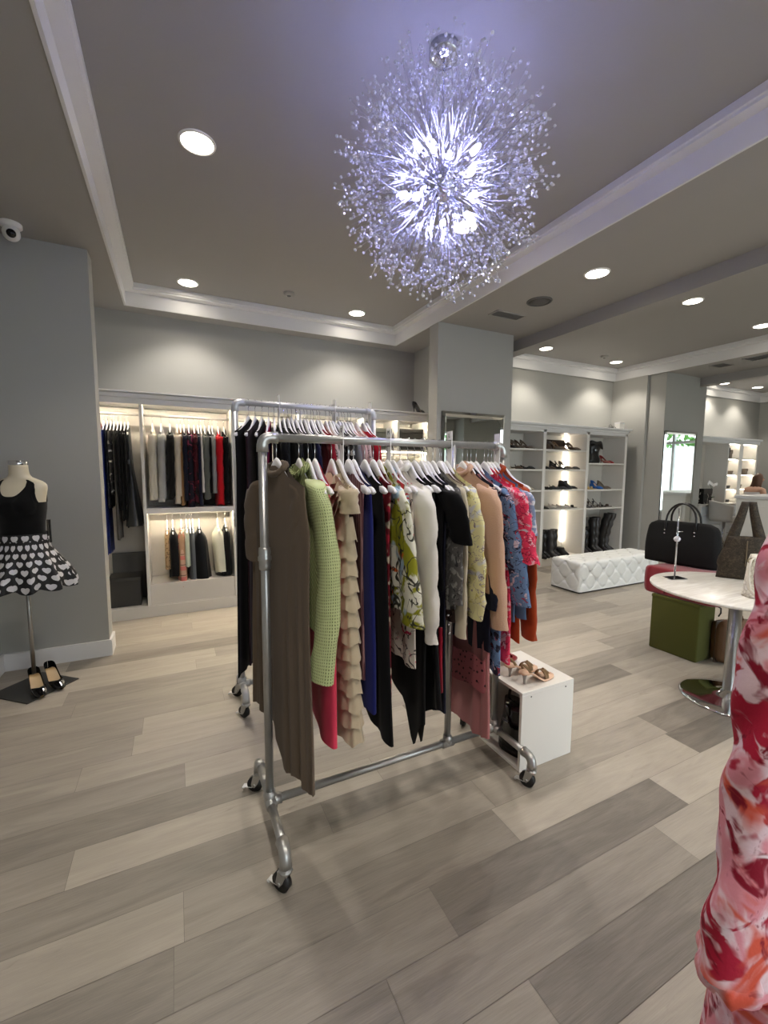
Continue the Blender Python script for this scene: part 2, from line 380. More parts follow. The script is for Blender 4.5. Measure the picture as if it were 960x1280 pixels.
# ------------------------------------------------------------------ ceiling fittings
lens = EMIT('downlight lens', (255, 244, 226), LAMP); ringm = MAT('downlight trim white', (235, 233, 228), 0.4)
ring_me = MB().lathe([(.084, -.002), (.087, -.009), (.097, -.006), (.100, 0.0)], 32, caps=(False, False)).mesh('trim_ring', ringm)
lens_me = MB().lathe([(.001, -.005), (.05, -.0055), (.086, -.004)], 32, caps=(False, False)).mesh('lens', lens)
def downlight(x, y, z, label):
    t = thing('recessed_downlight', label, 'ceiling light', (x, y, z), group='recessed ceiling downlights')
    use(ring_me, 'trim_ring', t); use(lens_me, 'lens', t)
    l_ = bpy.data.lights.new('downlight_lamp', 'SPOT'); l_.energy = SPOT; l_.spot_size = math.radians(112); l_.spot_blend = .55; l_.shadow_soft_size = .055; l_.color = (1.0, .93, .84)
    lo = bpy.data.objects.new('downlight_lamp', l_); COL.objects.link(lo); lo.parent = t; lo.location = (0, 0, -.03)
L1 = [(.18, 2.78, 'round lit downlight nearest the viewer in the left ceiling tray'), (.18, 4.78, 'round lit downlight in the back left corner of the left ceiling tray'),
      (1.97, 4.78, 'round lit downlight at the back of the left tray, below the chandelier'), (2.02, 2.78, 'round lit downlight behind the crystal chandelier'),
      (.18, .7, 'round downlight over the front left, outside the view'), (2.02, .7, 'round downlight over the front of the chandelier tray, outside the view'), (.18, -1.2, 'round downlight in the front left tray corner, outside the view'), (2.02, -1.2, 'round downlight in the front right tray corner, outside the view')]
for x, y, l in L1: downlight(x, y, TZ, l)
downlight(3.18, 2.54, CZ, 'round lit downlight on the flat soffit right of the chandelier')
downlight(3.18, .3, CZ, 'round downlight on the soffit nearest the front, outside the view')
for x, y, l in ((5.05, 2.83, 'round lit downlight nearest the dropped beam in the middle ceiling tray'), (5.03, 4.83, 'small round downlight in the middle tray beside the grey column'),
                (6.68, 4.88, 'small round downlight in the middle tray above the shoe shelves'), (6.65, 2.89, 'round downlight at the right edge of the photo in the middle tray'), (5.05, .6, 'round downlight in the middle tray, outside the view'), (6.65, .6, 'round downlight in the right half of the middle tray, outside the view'),
                (10.2, 5.0, 'small round downlight above the open cabinet beside the right column'), (11.3, 4.9, 'small round downlight in the far right tray, cut by the photo edge'), (9.6, 2.4, 'round downlight over the counter, outside the view'), (11.3, 2.4, 'round downlight near the shop window, outside the view'), (6.65, -1.2, 'round downlight at the front of the middle tray, outside the view'), (9.3, -1.2, 'round downlight at the front of the right tray, outside the view'), (9.3, .6, 'round downlight in the right tray near the front, outside the view')):
    downlight(x, y, TZ, l)
greym = MAT('vent grey', (96, 95, 94), 0.6); dgm = MAT('vent dark slots', (60, 60, 60), 0.7)
def vent(x, y, label, sx=.19, sy=.075):
    t = thing('ceiling_vent', label, 'air vent', (x, y, CZ), group='ceiling air vents')
    mb = MB()
    for (a, b, c, d) in ((-sx, sx, -sy, -sy + .012), (-sx, sx, sy - .012, sy), (-sx, -sx + .012, -sy, sy), (sx - .012, sx, -sy, sy)): mb.box(a, b, c, d, -.008, 0)
    mb.build('frame', MAT('vent frame', (150, 148, 144), 0.6), t); MB().box(-sx + .012, sx - .012, -sy + .012, sy - .012, -.002, 0).build('backing', dgm, t)
    mb = MB()
    for i in range(7): y0 = -sy + .018 + i * (2 * sy - .036) / 7; mb.box(-sx + .012, sx - .012, y0, y0 + .009, -.007, -.002)
    mb.build('louvre', greym, t)
vent(3.18, 3.60, 'grey slotted air vent on the soffit beside the grey column'); vent(7.52, 3.74, 'small grey air vent on the far soffit, nearer the right column', .14, .1); vent(7.5, 3.25, 'longer grey air vent on the far soffit at the photo edge', .14, .16)
t = thing('ceiling_speaker', 'round grey ceiling speaker on the soffit between vent and downlight', 'speaker', (3.2, 3.18, CZ))
MB().lathe([(.118, -.001), (.118, -.008), (.105, -.012), (.105, -.006)], 32, caps=(False, False)).build('rim', greym, t); MB().lathe([(.001, -.012), (.06, -.011), (.106, -.007)], 32).build('grille', MAT('speaker grille', (82, 81, 80), 0.7, bmp=.5, bs=500), t)
def detector(x, y, label):
    t = thing('smoke_detector', label, 'smoke detector', (x, y, TZ)); MB().lathe([(.055, 0), (.055, -.018), (.04, -.03), (.001, -.033)], 24, caps=(False, False)).build('housing', MAT('detector grey', (150, 147, 142), 0.5), t); MB().lathe([(.02, -.032), (.018, -.038), (.001, -.039)], 16, caps=(False, False)).build('sensor_cap', greym, t)
detector(1.125, 4.57, 'small round smoke detector in the left tray near the back wall'); detector(6.17, 4.72, 'small round smoke detector in the middle tray above the shoe shelves')
t = thing('security_camera', 'white dome security camera with black lens on the left soffit corner', 'security camera', (-.925, 3.80, CZ))
MB().lathe([(.062, 0), (.062, -.02), (.05, -.03), (.001, -.03)], 24, caps=(False, False)).build('mount', whitem, t)
mb = MB().ball((0, 0, -.062), .05, 20, 12).tube([(0, 0, -.062), (.013, -.055, -.084)], [.036, .032], 20); mb.build('housing', whitem, t)
MB().tube([(.0125, -.0525, -.083), (.0142, -.0595, -.086)], .026, 20).build('lens', MAT('camera lens black', (12, 12, 15), 0.12), t)

# ------------------------------------------------------------------ chandelier
chrome = MAT('chrome', (205, 206, 210), 0.09, 1.0, var=.02)
wirem = MAT('silver wire', (205, 206, 214), 0.2, 1.0, var=.02)
crys, nt, b = newmat('crystal bead'); b.inputs['Base Color'].default_value = (.93, .93, 1, 1); b.inputs['Roughness'].default_value = .04; b.inputs['Transmission Weight'].default_value = .55; b.inputs['IOR'].default_value = 1.55; b.inputs['Specular IOR Level'].default_value = .9
nt.links.new(mixc(nt, noise_node(nt, 40).outputs['Fac'], (.88, .89, .98, 1), (1, 1, 1, 1)), b.inputs['Base Color'])
CH = Vector((1.12, 1.72, 2.775))
ch = thing('chandelier', 'large spherical crystal starburst chandelier hanging from the left ceiling tray', 'chandelier', CH)
up_ = TZ - CH.z
MB().lathe([(.066, up_), (.066, up_ - .03), (.06, up_ - .04), (.03, up_ - .052), (.012, up_ - .056)], 32).build('canopy', chrome, ch)
MB().tube([(0, 0, .05), (0, 0, up_ - .05)], .004, 8).build('rod', chrome, ch)
MB().ball((0, 0, 0), .07, 24, 14).build('core', chrome, ch)
def sphere_dirs(n, off=0.0):
    out = []
    for i in range(n):
        z = 1 - 2 * (i + .5) / n; a = i * 2.399963 + off; r = math.sqrt(1 - z * z); out.append(Vector((r * math.cos(a), r * math.sin(a), z)))
    return out
bulbm = EMIT('cool bulb', (172, 175, 255), BULB)
for i, d in enumerate(sphere_dirs(12, .6)):
    q = d.to_track_quat('Z', 'Y').to_euler()
    h = MB().tube([(0, 0, .05), (0, 0, .135)], [.003, .003], 8).tube([(0, 0, .13), (0, 0, .16)], .009, 12).build('lamp_arm', chrome, ch); h.rotation_euler = q
    bl = MB().lathe([(.001, .155), (.009, .158), (.0125, .172), (.0125, .188), (.007, .203), (.001, .208)], 14).build('bulb', bulbm, h)
def spray(seed):
    r = random.Random(seed); mb = MB()
    mb.tube([(0, 0, .055), (0, 0, .17)], .0014, 5)
    for k in range(10):
        a = 2 * PI * k / 10 + r.uniform(-.4, .4); s = r.uniform(.1, 1.0); R = r.uniform(.33, .475)
        off = s * .15
        p0 = Vector((0, 0, .165)); p1 = Vector((math.cos(a) * off * .3, math.sin(a) * off * .3, .165 + (R - .165) * .45)); p2_ = Vector((math.cos(a + .25) * off, math.sin(a + .25) * off, R))
        mb.tube([p0, p1, p2_], .0008, 4, caps=False)
        for t in ((1.0, .80, .55) if r.random() < .75 else (1.0, .7)):
            p = p1.lerp(p2_, t)
            if t < 1:
                e = p + Vector((r.uniform(-.022, .022), r.uniform(-.022, .022), r.uniform(.0, .018))); mb.tube([p, e], .0007, 3, caps=False); p = e
            q = r.uniform(.0050, .0078); nf = len(mb.f)
            mb.lathe([(.0005, -q * 1.1), (q, -q * .3), (q * .8, q * .5), (.0005, q)], 6, p, 1, caps=(False, False))
            for z in range(nf, len(mb.f)): mb.sm[z] = False
    return mb.mesh('crystal_spray', [wirem, crys])
sprays = [spray(i) for i in range(6)]
for i, d in enumerate(sphere_dirs(98)):
    o = use(sprays[i % 6], 'crystal_spray', ch); o.rotation_euler = d.to_track_quat('Z', 'Y').to_euler()
# ------------------------------------------------------------------ hangers
hw_m = MAT('hanger white', (226, 224, 224), 0.35, var=.02); galv = MAT('galvanised pipe', (178, 178, 176), 0.36, 0.85, var=.12, vs=25, bmp=.05, bs=60)
galv_lit = MAT('lit galvanised pipe', (196, 196, 198), 0.42, 0.45, var=.06, vs=20)  # same galvanised pipe on the rear rack, its lit whiteness put into the colour
def hang_top(y):
    a = min(abs(y), .23); return -.076 - .060 * (1 - math.exp(-(a / .078) ** 2)) - .058 * a / .215
def hanger_meshes(half, R):
    mb = MB(); rings = []
    N = 30
    for i in range(N + 1):
        y = -half + 2 * half * i / N; a = abs(y) / half
        top = hang_top(y * .215 / half); h = lerp(.060, .022, a ** .7)
        if a > .93: k = (a - .93) / .07; sh = math.sqrt(max(0.02, 1 - k * k)); mid = top - h / 2; top = mid + h / 2 * sh; h *= sh
        tx = .0065
        rings.append([(-tx, y, top - h * .15), (-tx * .6, y, top), (tx * .6, y, top), (tx, y, top - h * .15), (tx, y, top - h * .85), (tx * .6, y, top - h), (-tx * .6, y, top - h), (-tx, y, top - h * .85)])
    mb.rings(rings)
    body = mb.mesh('hanger_body', hw_m)
    zb = hang_top(.19) - .02
    bar = MB().tube([(0, -half * .86, zb), (0, half * .86, zb)], .0045, 8).mesh('trouser_bar', hw_m)
    path = [(0, .004, -.085), (0, .004, -.055), (0, .001, -.042)] + [(0, R * math.sin(t), -R * math.cos(t)) for t in [-.0 - k * .3 for k in range(1, 15)]]
    path = [(0, .002, -.085), (0, .002, -.05), (0, 0, -R - .008)] + [(0, R * math.sin(t), -R * math.cos(t)) for t in [.3 * k for k in range(1, 13)]]
    hook = MB().tube(path, .0019, 6).mesh('hook', chrome)
    return body, bar, hook
HM = {}
def hanger(x, y, z, label, group, half=.21, R=.0195, bar=True, rz=0.0):
    key = (half, R)
    if key not in HM: HM[key] = hanger_meshes(half, R)
    b, tb, hk = HM[key]
    t = thing('clothes_hanger', label, 'hanger', (x, y, z), rz, group)
    use(b, 'hanger_body', t); use(hk, 'hook', t)
    if bar: use(tb, 'trouser_bar', t)
    return t

# ------------------------------------------------------------------ garments (local frame: rod at the origin, cloth hangs down -z, width along y)
def shoulder(y, drop=0): return hang_top(y) + .004 - drop
def body_rings(wtop, prof, hem, neck, T, folds, drift=0.0, N=64, rows=30, drop=0.0, seed=0, topz=None):
    r = random.Random(seed); ph = [r.uniform(0, 6.28) for _ in range(5)]
    nw, df, db = neck; nf, amp = folds; out = []
    for j in range(rows + 1):
        v = j / rows; ring = []
        for i in range(N):
            th = 2 * PI * i / N; c, s = math.cos(th), math.sin(th)
            uy = math.copysign(abs(c) ** .75, c); y0 = uy * wtop
            z0 = shoulder(y0, drop) if topz is None else topz
            if nw > 0 and abs(y0) < nw: z0 -= (df if s < 0 else db) * (1 - (y0 / nw) ** 2) ** .8
            zh = hem(uy, s); z = lerp(z0, zh, v)
            b = smooth(v * 6); w_ = lerp(wtop, interp(prof, -z), b)
            open_ = .014 if (nw > 0 and abs(y0) < nw) or topz is not None else .011
            tt = lerp(open_, T(v) if callable(T) else T, smooth(v * 5))
            a = amp * smooth((v - .12) * 1.4)
            fold = a * (math.sin(nf * uy * PI + ph[0] + .8 * v) + .55 * math.sin(nf * 1.83 * uy * PI + ph[1] - v) + .3 * math.sin(nf * .6 * uy * PI + ph[2] + 2.5 * v))
            x = tt * math.copysign(abs(s) ** .65, s) + fold * (.85 + .15 * s) + drift * v ** 1.3
            y = uy * w_ + a * .5 * math.sin(9 * v + ph[3]) * abs(c) ** 6
            ring.append((x, y, z))
        out.append(ring)
    return out
def flat_hem(z, wob=.006, seed=0, tilt=0.0, near=0.0):
    def f(uy, s): return z + wob * math.sin(7 * uy + seed) + wob * .7 * math.sin(13 * uy + 2.1 * s + seed) + tilt * uy + near * max(0, -uy) ** 1.5
    return f
def sleeve_mb(mb, side, y0, z0, length, r0, r1, out=.035, dx=0.0, flat=.5, bend=0.0, seed=0, N=18, rows=22, wr=.004, cuff=0.0, mi=0, elbow=0.0):
    """a hanging sleeve from the shoulder end down; side -1 is towards -y"""
    r = random.Random(seed); ph = r.uniform(0, 6); rings = []
    for j in range(rows + 1):
        v = j / rows
        z = z0 - length * v; yc = side * (y0 + out * math.sin(min(1, v * 2.2) * PI / 2) + bend * v * v)
        x = dx * v + elbow * math.sin(PI * v)
        R = lerp(r0, r1, v ** .8); wob = wr * smooth(v * 4)
        if cuff and v > 1 - cuff: R *= .78
        k = smooth(v * 7)
        ring = []
        for i in range(N):
            a = 2 * PI * i / N
            rr = R * (1 + .08 * math.sin(3 * a + ph + 5 * v)) + wob * math.sin(22 * v + 2 * a + ph) + wob * .6 * math.sin(41 * v + a * 3)
            ring.append((x + rr * flat * math.cos(a), yc + rr * math.sin(a) * lerp(.7, 1, k), z + (1 - k) * rr * .5 * math.sin(a) * -side + .25 * R * math.sin(a) * side * (1 - v)))
        rings.append(ring)
    mb.rings(rings, mi, True, (True, False))
    return mb
FR_Y, FR_Z = 1.667, 1.625
def garment(x, y, z, name, label, cat, mat, group, hem, wtop=.2, prof=None, neck=(.075, .06, .02), T=.017, folds=(3, .006), drift=0.0, seed=1,
            sleeve=None, hemfn=None, collar=None, extra=None, rz=0.0, drop=0.0, N=56, rows=26, topz=None, smat=None):
    t = thing(name, label, cat, (x, y, z), rz, group)
    prof = prof or [(.1, wtop), (.25, wtop * .96), (.5, wtop * .92), (abs(hem), wtop * 1.05)]
    h = hemfn or flat_hem(hem, .006, seed)
    mb = MB().rings(body_rings(wtop, prof, h, neck, T, folds, drift, N, rows, drop, seed, topz), 0, True, (False, False))
    mb.build('body', mat, t)
    if sleeve:
        for sd in (-1, 1):
            a = dict(y0=wtop * .93, z0=shoulder(wtop * .93) - .012, length=.55, r0=.062, r1=.045, seed=seed * 3 + sd); a.update(sleeve)
            if sd == 1: a['dx'] = a.get('dx', 0) * .4
            nr = a.pop('near', None)
            if nr and sd == -1: a.update(nr)
            sleeve_mb(MB(), sd, **a).build('sleeve', smat or mat, t)
    if collar:
        cm, hgt, nwc = collar; pth = []
        for i in range(33):
            a_ = 2 * PI * i / 32; s_ = math.sin(a_)
            y_ = nwc * math.cos(a_); pth.append(((.012 + hgt * .25) * s_, y_, shoulder(nwc) + (-.030 if s_ < 0 else .012) * abs(s_) + hgt * .25))
        rr = hgt * .5
        MB().tube(pth, [rr * (1 + .12 * math.sin(i * 2.3)) for i in range(33)], 10).build('collar', cm, t)
    if extra: extra(t, mat)
    return t

# ------------------------------------------------------------------ pipe racks
black_r = MAT('caster rubber', (16, 16, 17), 0.45)
def elbow(mb, p, r=.023):
    mb.ball(p, r, 16, 10)
def pipe_rack(x0, x1, y, top, label, pm, mids=(), foot=.27, coupling=1.16, zf=.15):
    t = thing('pipe_clothes_rack', label, 'clothes rack', (x0, y, 0), group='galvanised pipe clothes racks'); L = x1 - x0; R = .0165
    MB().tube([(.03, 0, top), (L - .03, 0, top)], R, 18).build('hanging_bar', pm, t)
    MB().tube([(.03, 0, zf), (L - .03, 0, zf)], R, 18).build('bottom_bar', pm, t)
    for X in (0, L):
        s = 1 if X == 0 else -1
        p = MB().tube([(X, 0, zf + .02), (X, 0, top - .03)], R, 18)
        if coupling: p.lathe([(R, -.045), (.022, -.042), (.0235, -.025), (.0225, -.012), (.026, -.006), (.026, .006), (.0225, .012), (.0235, .025), (.022, .042), (R, .045)], 20, (X, 0, coupling), caps=(False, False))
        p.build('upright', pm, t)
        arc = [(X, 0, top - .055), (X, 0, top - .03)] + [(X + s * (.03 - .03 * math.cos(a)), 0, top - .03 + .03 * math.sin(a)) for a in (.4, .8, 1.2)] + [(X + s * .03, 0, top), (X + s * .058, 0, top)]
        MB().tube(arc, [.0235, .0215, .0215, .022, .0215, .0215, .0235], 18).build('elbow_fitting', pm, t)
        MB().tube([(X, -.04, zf), (X, .04, zf)], .0225, 16).tube([(X, 0, zf), (X, 0, zf + .045)], .0225, 16).tube([(X, 0, zf), (X + s * .045, 0, zf)], .0225, 16).build('tee_fitting', pm, t)
        for sd in (-1, 1):
            Y = sd * foot
            MB().tube([(X, sd * .03, zf), (X, Y - sd * .03, zf)], R, 16).build('foot_pipe', pm, t)
            arc = [(X, Y - sd * .055, zf), (X, Y - sd * .03, zf)] + [(X, Y - sd * (.03 - .03 * math.sin(a)), zf - .03 + .03 * math.cos(a)) for a in (.4, .8, 1.2)] + [(X, Y, zf - .03), (X, Y, zf - .048)]
            MB().tube(arc, [.0235, .0215, .0215, .022, .0215, .0215, .0235], 16).lathe([(.012, -.048), (.012, -.06), (.024, -.06), (.024, -.068), (.014, -.072)], 16, (X, Y, zf)).build('elbow_fitting', pm, t)
            c = MB()
            ang = {(0, -1): 2.2, (0, 1): 2.6, (1, -1): 2.0, (1, 1): .6}[(0 if X == 0 else 1, sd)]
            Mr = Matrix.Translation((X, Y, 0)) @ Matrix.Rotation(ang, 4, 'Z')
            w_ = MB().tube([(.018, -.011, .036), (.018, .011, .036)], .036, 24).xf(Mr).build('caster_wheel', black_r, t)
            c.prism([(-.016, .085), (.022, .085), (.034, .036), (.018, .022), (.004, .04)], -.017, -.014, 'y').prism([(-.016, .085), (.022, .085), (.034, .036), (.018, .022), (.004, .04)], .014, .017, 'y').box(-.018, .024, -.018, .018, .076, .083)
            c.tube([(.018, -.02, .036), (.018, .02, .036)], .007, 10).lathe([(.02, .083), (.02, .092)], 16).xf(Mr).build('caster_fork', galv, t)
            MB().box(.03, .075, -.012, .012, .018, .023, r=.003).box(.068, .08, -.014, .014, .012, .02, r=.003).box(.02, .034, -.013, .013, .02, .045, r=.003).xf(Mr).build('brake_lever', MAT('brake lever', (205, 205, 203), .35, .3), t)
    for X in mids:
        MB().tube([(X, 0, zf), (X, 0, top)], R, 16).tube([(X - .03, 0, zf), (X + .03, 0, zf)], .022, 16).tube([(X, 0, zf), (X, 0, zf + .04)], .022, 16).build('middle_post', pm, t)
    return t
pipe_rack(.30, 1.47, FR_Y, FR_Z, 'galvanised pipe rack on casters in the foreground, full of colourful clothes', galv, mids=(.872,))
RR_Y, RR_Z = 2.72, 1.905
pipe_rack(.335, 1.245, RR_Y, RR_Z, 'taller pale pipe rack standing behind the front rack, holding mostly black clothes', galv_lit, foot=.14, coupling=1.2)

blackt = MAT('letter black', (25, 25, 25), 0.6)
def divider(x, y, z, ch, label, group, h=.2, w=.042):
    t = thing('size_divider', label, 'size marker', (x, y, z), group=group)
    pts = [(-w / 2, .045), (w / 2, .045), (w / 2, .0), (.019, 0.0)] + [(.019 * math.cos(a), .019 * math.sin(a)) for a in (.5, 1.05, 1.57, 2.1, 2.64)] + [(-.019, 0), (-w / 2, 0)]
    mb = MB(); mb.prism([(-w / 2, .02), (w / 2, .02), (w / 2, .06), (-w / 2, .06)], -.0015, .0015, 'x')
    mb.prism([(-w / 2, .02), (-.0175, .02), (-.0175, -.02), (-w / 2, -.02)], -.0015, .0015, 'x').prism([(.0175, .02), (w / 2, .02), (w / 2, -.02), (.0175, -.02)], -.0015, .0015, 'x')
    mb.prism([(-w / 2, -.02), (w / 2, -.02), (w / 2, -h + .06), (-w / 2, -h + .06)], -.0015, .0015, 'x')
    mb.build('marker_plate', hw_m, t)
    if ch: use(text_mesh(ch, .026, blackt), 'size_letter', t, (-.0022, 0, .040), rot=(PI / 2, 0, -PI / 2))
for x, ch, l in ((.619, 'S', 'white size marker on the front rack between coral and navy dresses'), (.835, 'M', 'white size marker lettered M above the white blouse'), (1.151, 'L', 'white size marker on the front rack above the peach jacket'), (1.435, '', 'white size marker at the right end of the front rack bar')):
    divider(x, FR_Y, FR_Z, ch, l, 'size markers on the front rack')
for x, l in ((.593, 'thin white marker above the black clothes, left on the rear rack bar'), (.96, 'white marker around the middle of the rear rack bar, beside a tilted hanger'), (1.215, 'white marker at the right end of the rear rack bar')):
    divider(x, RR_Y, RR_Z, '', l, 'size markers on the rear rack', h=.22, w=.05)

# ------------------------------------------------------------------ cloth for the front rack
G1, H1 = 'garments on the front pipe rack', 'white hangers on the front pipe rack'
brown = FAB('brown jersey', (98, 84, 70), .8, .1, .05, .1)
coral = FAB('coral crepe', (214, 62, 88), .75, .1, .04, .1)
beige = FAB('beige chiffon', (184, 168, 142), .85, .2, .05, .3, 60)
navy = FAB('navy crepe', (22, 28, 92), .8, .1, .05); nvyd = FAB('dark navy cloth', (26, 28, 44), .85, .1, .08)
blk = FAB('black jersey', (9, 9, 11), .85, .05, .1, .15); blks = FAB('black satin', (15, 16, 19), .5, .05, .1, .1, 30)
whitef = FAB('white satin', (226, 222, 214), .5, .1, .03, .12, 25)
peach = FAB('peach tweed', (206, 168, 142), .9, .2, .12, .5, 220); rust = FAB('rust crepe', (158, 62, 26), .8, .1, .05)
redor = FAB('red orange crepe', (206, 62, 34), .8, .1, .05); dust = FAB('dusty rose cloth', (170, 112, 112), .85, .15, .06)
denimb = FAB('blue denim', (88, 114, 146), .85, .1, .12, .4, 400); creamf = FAB('cream satin', (206, 196, 172), .55, .1, .04, .12, 30)
mauve = PRINT('mauve stripe', (150, 112, 112), [((96, 60, 66), 'vstripe', 60, .55, 0, 0)])
burg = PRINT('burgundy cream print', (110, 24, 36), [((214, 196, 172), 'noise', 16, .52, .60, 2), ((170, 40, 60), 'noise', 22, .58, .64, 5)])
flor = PRINT('olive tropical print', (150, 150, 40), [((226, 224, 208), 'warp', 6, .50, .56, 1.3), ((214, 98, 40), 'warp', 8, .60, .65, 4.1), ((168, 192, 210), 'noise', 7, .62, .67, 7.7), ((60, 60, 50), 'line', 9, .010, .025, 3.3), ((120, 120, 20), 'warp', 9, .62, .68, 9.9)])
skyf = PRINT('pale blue floral print', (176, 200, 220), [((228, 226, 220), 'warp', 7, .50, .56, 3), ((200, 60, 70), 'line', 8, .012, .03, 1.2), ((90, 110, 60), 'line', 11, .006, .02, 5.5)])
creamp = PRINT('cream pink flower print', (222, 212, 200), [((206, 60, 96), 'warp', 13, .62, .67, 2.2), ((70, 58, 60), 'line', 12, .008, .02, 6.1)])
greyl = PRINT('grey lace print', (88, 86, 84), [((140, 138, 134), 'warp', 22, .52, .6, 1.1), ((46, 46, 48), 'warp', 26, .58, .64, 4)])
mvbr = PRINT('mauve brown print', (120, 98, 92), [((74, 58, 56), 'line', 22, .01, .03, 2), ((160, 138, 126), 'dot', 60, .18, .28, 0)])
yelf = PRINT('pale yellow floral print', (222, 215, 160), [((200, 200, 206), 'warp', 10, .54, .64, 2.4), ((140, 128, 136), 'line', 22, .008, .02, 4.2), ((196, 186, 110), 'warp', 18, .63, .68, 8)])
denf = PRINT('denim flower print', (104, 130, 168), [((44, 40, 56), 'warp', 15, .555, .59, 1.5), ((204, 184, 196), 'warp', 22, .61, .65, 1.5), ((158, 52, 66), 'warp', 27, .62, .66, 5.5), ((48, 48, 66), 'line', 17, .006, .014, 3)])
pinkf = PRINT('pink floral chiffon', (222, 58, 92), [((224, 168, 176), 'warp', 15, .54, .62, 1), ((150, 30, 60), 'line', 24, .010, .024, 4), ((206, 196, 206), 'warp', 14, .62, .67, 6.3)])
dustd = PRINT('dusty rose dotted', (150, 84, 88), [((40, 24, 30), 'dot', 42, .22, .30, 0)])
bluel = PRINT('blue white lace', (130, 146, 176), [((206, 206, 214), 'warp', 30, .5, .58, 2)])

def crochet():
    m, nt, b = newmat('green crochet')
    u, v = uv_split(nt)
    fu = math_n(nt, 'FRACT', math_n(nt, 'MULTIPLY', u, 112.0)); fv = math_n(nt, 'FRACT', math_n(nt, 'MULTIPLY', v, 88.0))
    du = math_n(nt, 'ABSOLUTE', math_n(nt, 'SUBTRACT', fu, .5)); dv = math_n(nt, 'ABSOLUTE', math_n(nt, 'SUBTRACT', fv, .5))
    d = math_n(nt, 'MAXIMUM', math_n(nt, 'MULTIPLY', du, 1.5), dv)
    f = step(nt, d, .18, .34)
    n = noise_node(nt, 30)
    nt.links.new(mixc(nt, f, rgb((118, 130, 84)), mixc(nt, n.outputs['Fac'], rgb((182, 192, 132)), rgb((202, 210, 156)))), b.inputs['Base Color'])
    b.inputs['Roughness'].default_value = .9; bump(nt, b, f, .9, .006); return m
gcro = crochet()
def rib():
    m, nt, b = newmat('green rib knit'); u, v = uv_split(nt)
    s = math_n(nt, 'SINE', math_n(nt, 'MULTIPLY', math_n(nt, 'ADD', u, math_n(nt, 'MULTIPLY', v, .6)), 480.0))
    nt.links.new(mixc(nt, step(nt, s, -.6, .8), rgb((128, 138, 84)), rgb((190, 198, 138))), b.inputs['Base Color']); b.inputs['Roughness'].default_value = .9; bump(nt, b, s, .7, .005); return m
grib = rib()

def tiers(t, mat):
    for k in range(13):
        z0 = -.30 - k * .067; z1 = z0 - .092; rg = []
        for j in range(7):
            v = j / 6; fl = .006 + .017 * v
            rg.append([((.026 + fl) * math.copysign(abs(math.sin(a)) ** .6, math.sin(a)) + .003 * v * math.sin(11 * a + k) + .012 + .015 * (k / 10), (.160 + .022 * k / 9 + fl) * math.copysign(abs(math.cos(a)) ** .7, math.cos(a)) + .003 * v * math.sin(13 * a + 2 * k), lerp(z0, z1, v) + .007 * v * math.sin(7 * a + 2 * k)) for a in [2 * PI * i / 64 for i in range(64)]])
        MB().rings(rg, 0, True, (False, False)).build('ruffle_tier', mat, t)
def neckruffle(t, mat):
    for k in range(4):
        rg = []
        for j in range(4):
            v = j / 3
            rg.append([((-.012 - .018 * v - .004 * k) if math.sin(a) < 0 else .012 + .012 * v, (.075 + .035 * k + .012 * v) * math.cos(a), shoulder((.075 + .035 * k) * math.cos(a)) - .035 * v - .006 - (.05 + .04 * k) * max(0, -math.sin(a)) ** 1.5 + .004 * math.sin(9 * a)) for a in [2 * PI * i / 40 for i in range(40)]])
        MB().rings(rg, 0, True, (False, False)).build('neck_ruffle', mat, t)

GF = []
def F(x, name, label, short, cat, mat, hem, **k):
    GF.append((x, short, k.get('rz', 0.0), (.160 if 'rib' in mat.name else .172) if k.get('sleeve') else .21)); return garment(x, FR_Y, FR_Z, name, label, cat, mat, G1, hem, **k)
# 1 brown maxi dress: wide dolman sleeves, long pleated near side
F(.353, 'maxi_dress', 'long brown jersey dress with high neck, first on the front pipe rack', 'long brown dress', 'dress', brown, -1.2, wtop=.195,
  prof=[(.1, .195), (.2, .215), (.35, .225), (.6, .215), (1.35, .24)], neck=(.065, .03, .01), T=.013, folds=(7, .0075), seed=3, rows=34, N=110,
  hemfn=lambda uy, s: -1.19 - .135 * smooth((-uy + .25) * 2.0) + .03 * smooth(uy * 2) + .012 * math.sin(9 * uy), collar=(brown, .024, .06), rz=.29,
  sleeve=dict(y0=.17, length=.33, r0=.075, r1=.055, out=.05, flat=.35, z0=-.18, near=dict(y0=.13, out=.0, r0=.045, r1=.04, length=.26, flat=.3)))
# 2 green crochet cardigan
F(.44, 'cardigan', 'pale green open-knit cardigan with a long loose sleeve beside the brown dress', 'green knit cardigan', 'cardigan', grib, -.72, wtop=.19, T=.014, folds=(3, .003), seed=5, neck=(.065, .03, .0), collar=(grib, .026, .066), rz=.10,
  sleeve=dict(length=.725, r0=.064, r1=.068, out=.035, dx=.0, flat=.56, elbow=.03, wr=.003, rows=30, y0=.165, z0=-.17), smat=gcro)
# 3 coral dress
F(.505, 'shift_dress', 'sleeveless coral pink shift dress on the front rack', 'coral pink dress', 'dress', coral, -1.16, wtop=.165, prof=[(.1, .165), (.2, .165), (.3, .18), (.45, .195), (.8, .2), (1.2, .215)], neck=(.11, .05, .02), T=.024, folds=(2, .006), seed=7,
  hemfn=lambda uy, s: -1.13 - .06 * smooth(-uy) + .01 * math.sin(5 * uy), drift=.0)
# 4 beige tiered dress
F(.575, 'tiered_dress', 'beige chiffon dress with rows of ruffled tiers on the front rack', 'beige tiered dress', 'dress', beige, -1.16, wtop=.185, prof=[(.1, .185), (.25, .17), (.4, .165), (1.2, .19)], T=.024, folds=(2, .003), seed=9, neck=(.085, .06, .02),
  sleeve=dict(length=.09, r0=.06, r1=.065, out=.02, flat=.5, rows=8, wr=.004), extra=lambda t, m: (tiers(t, m), neckruffle(t, m)), drift=.03)
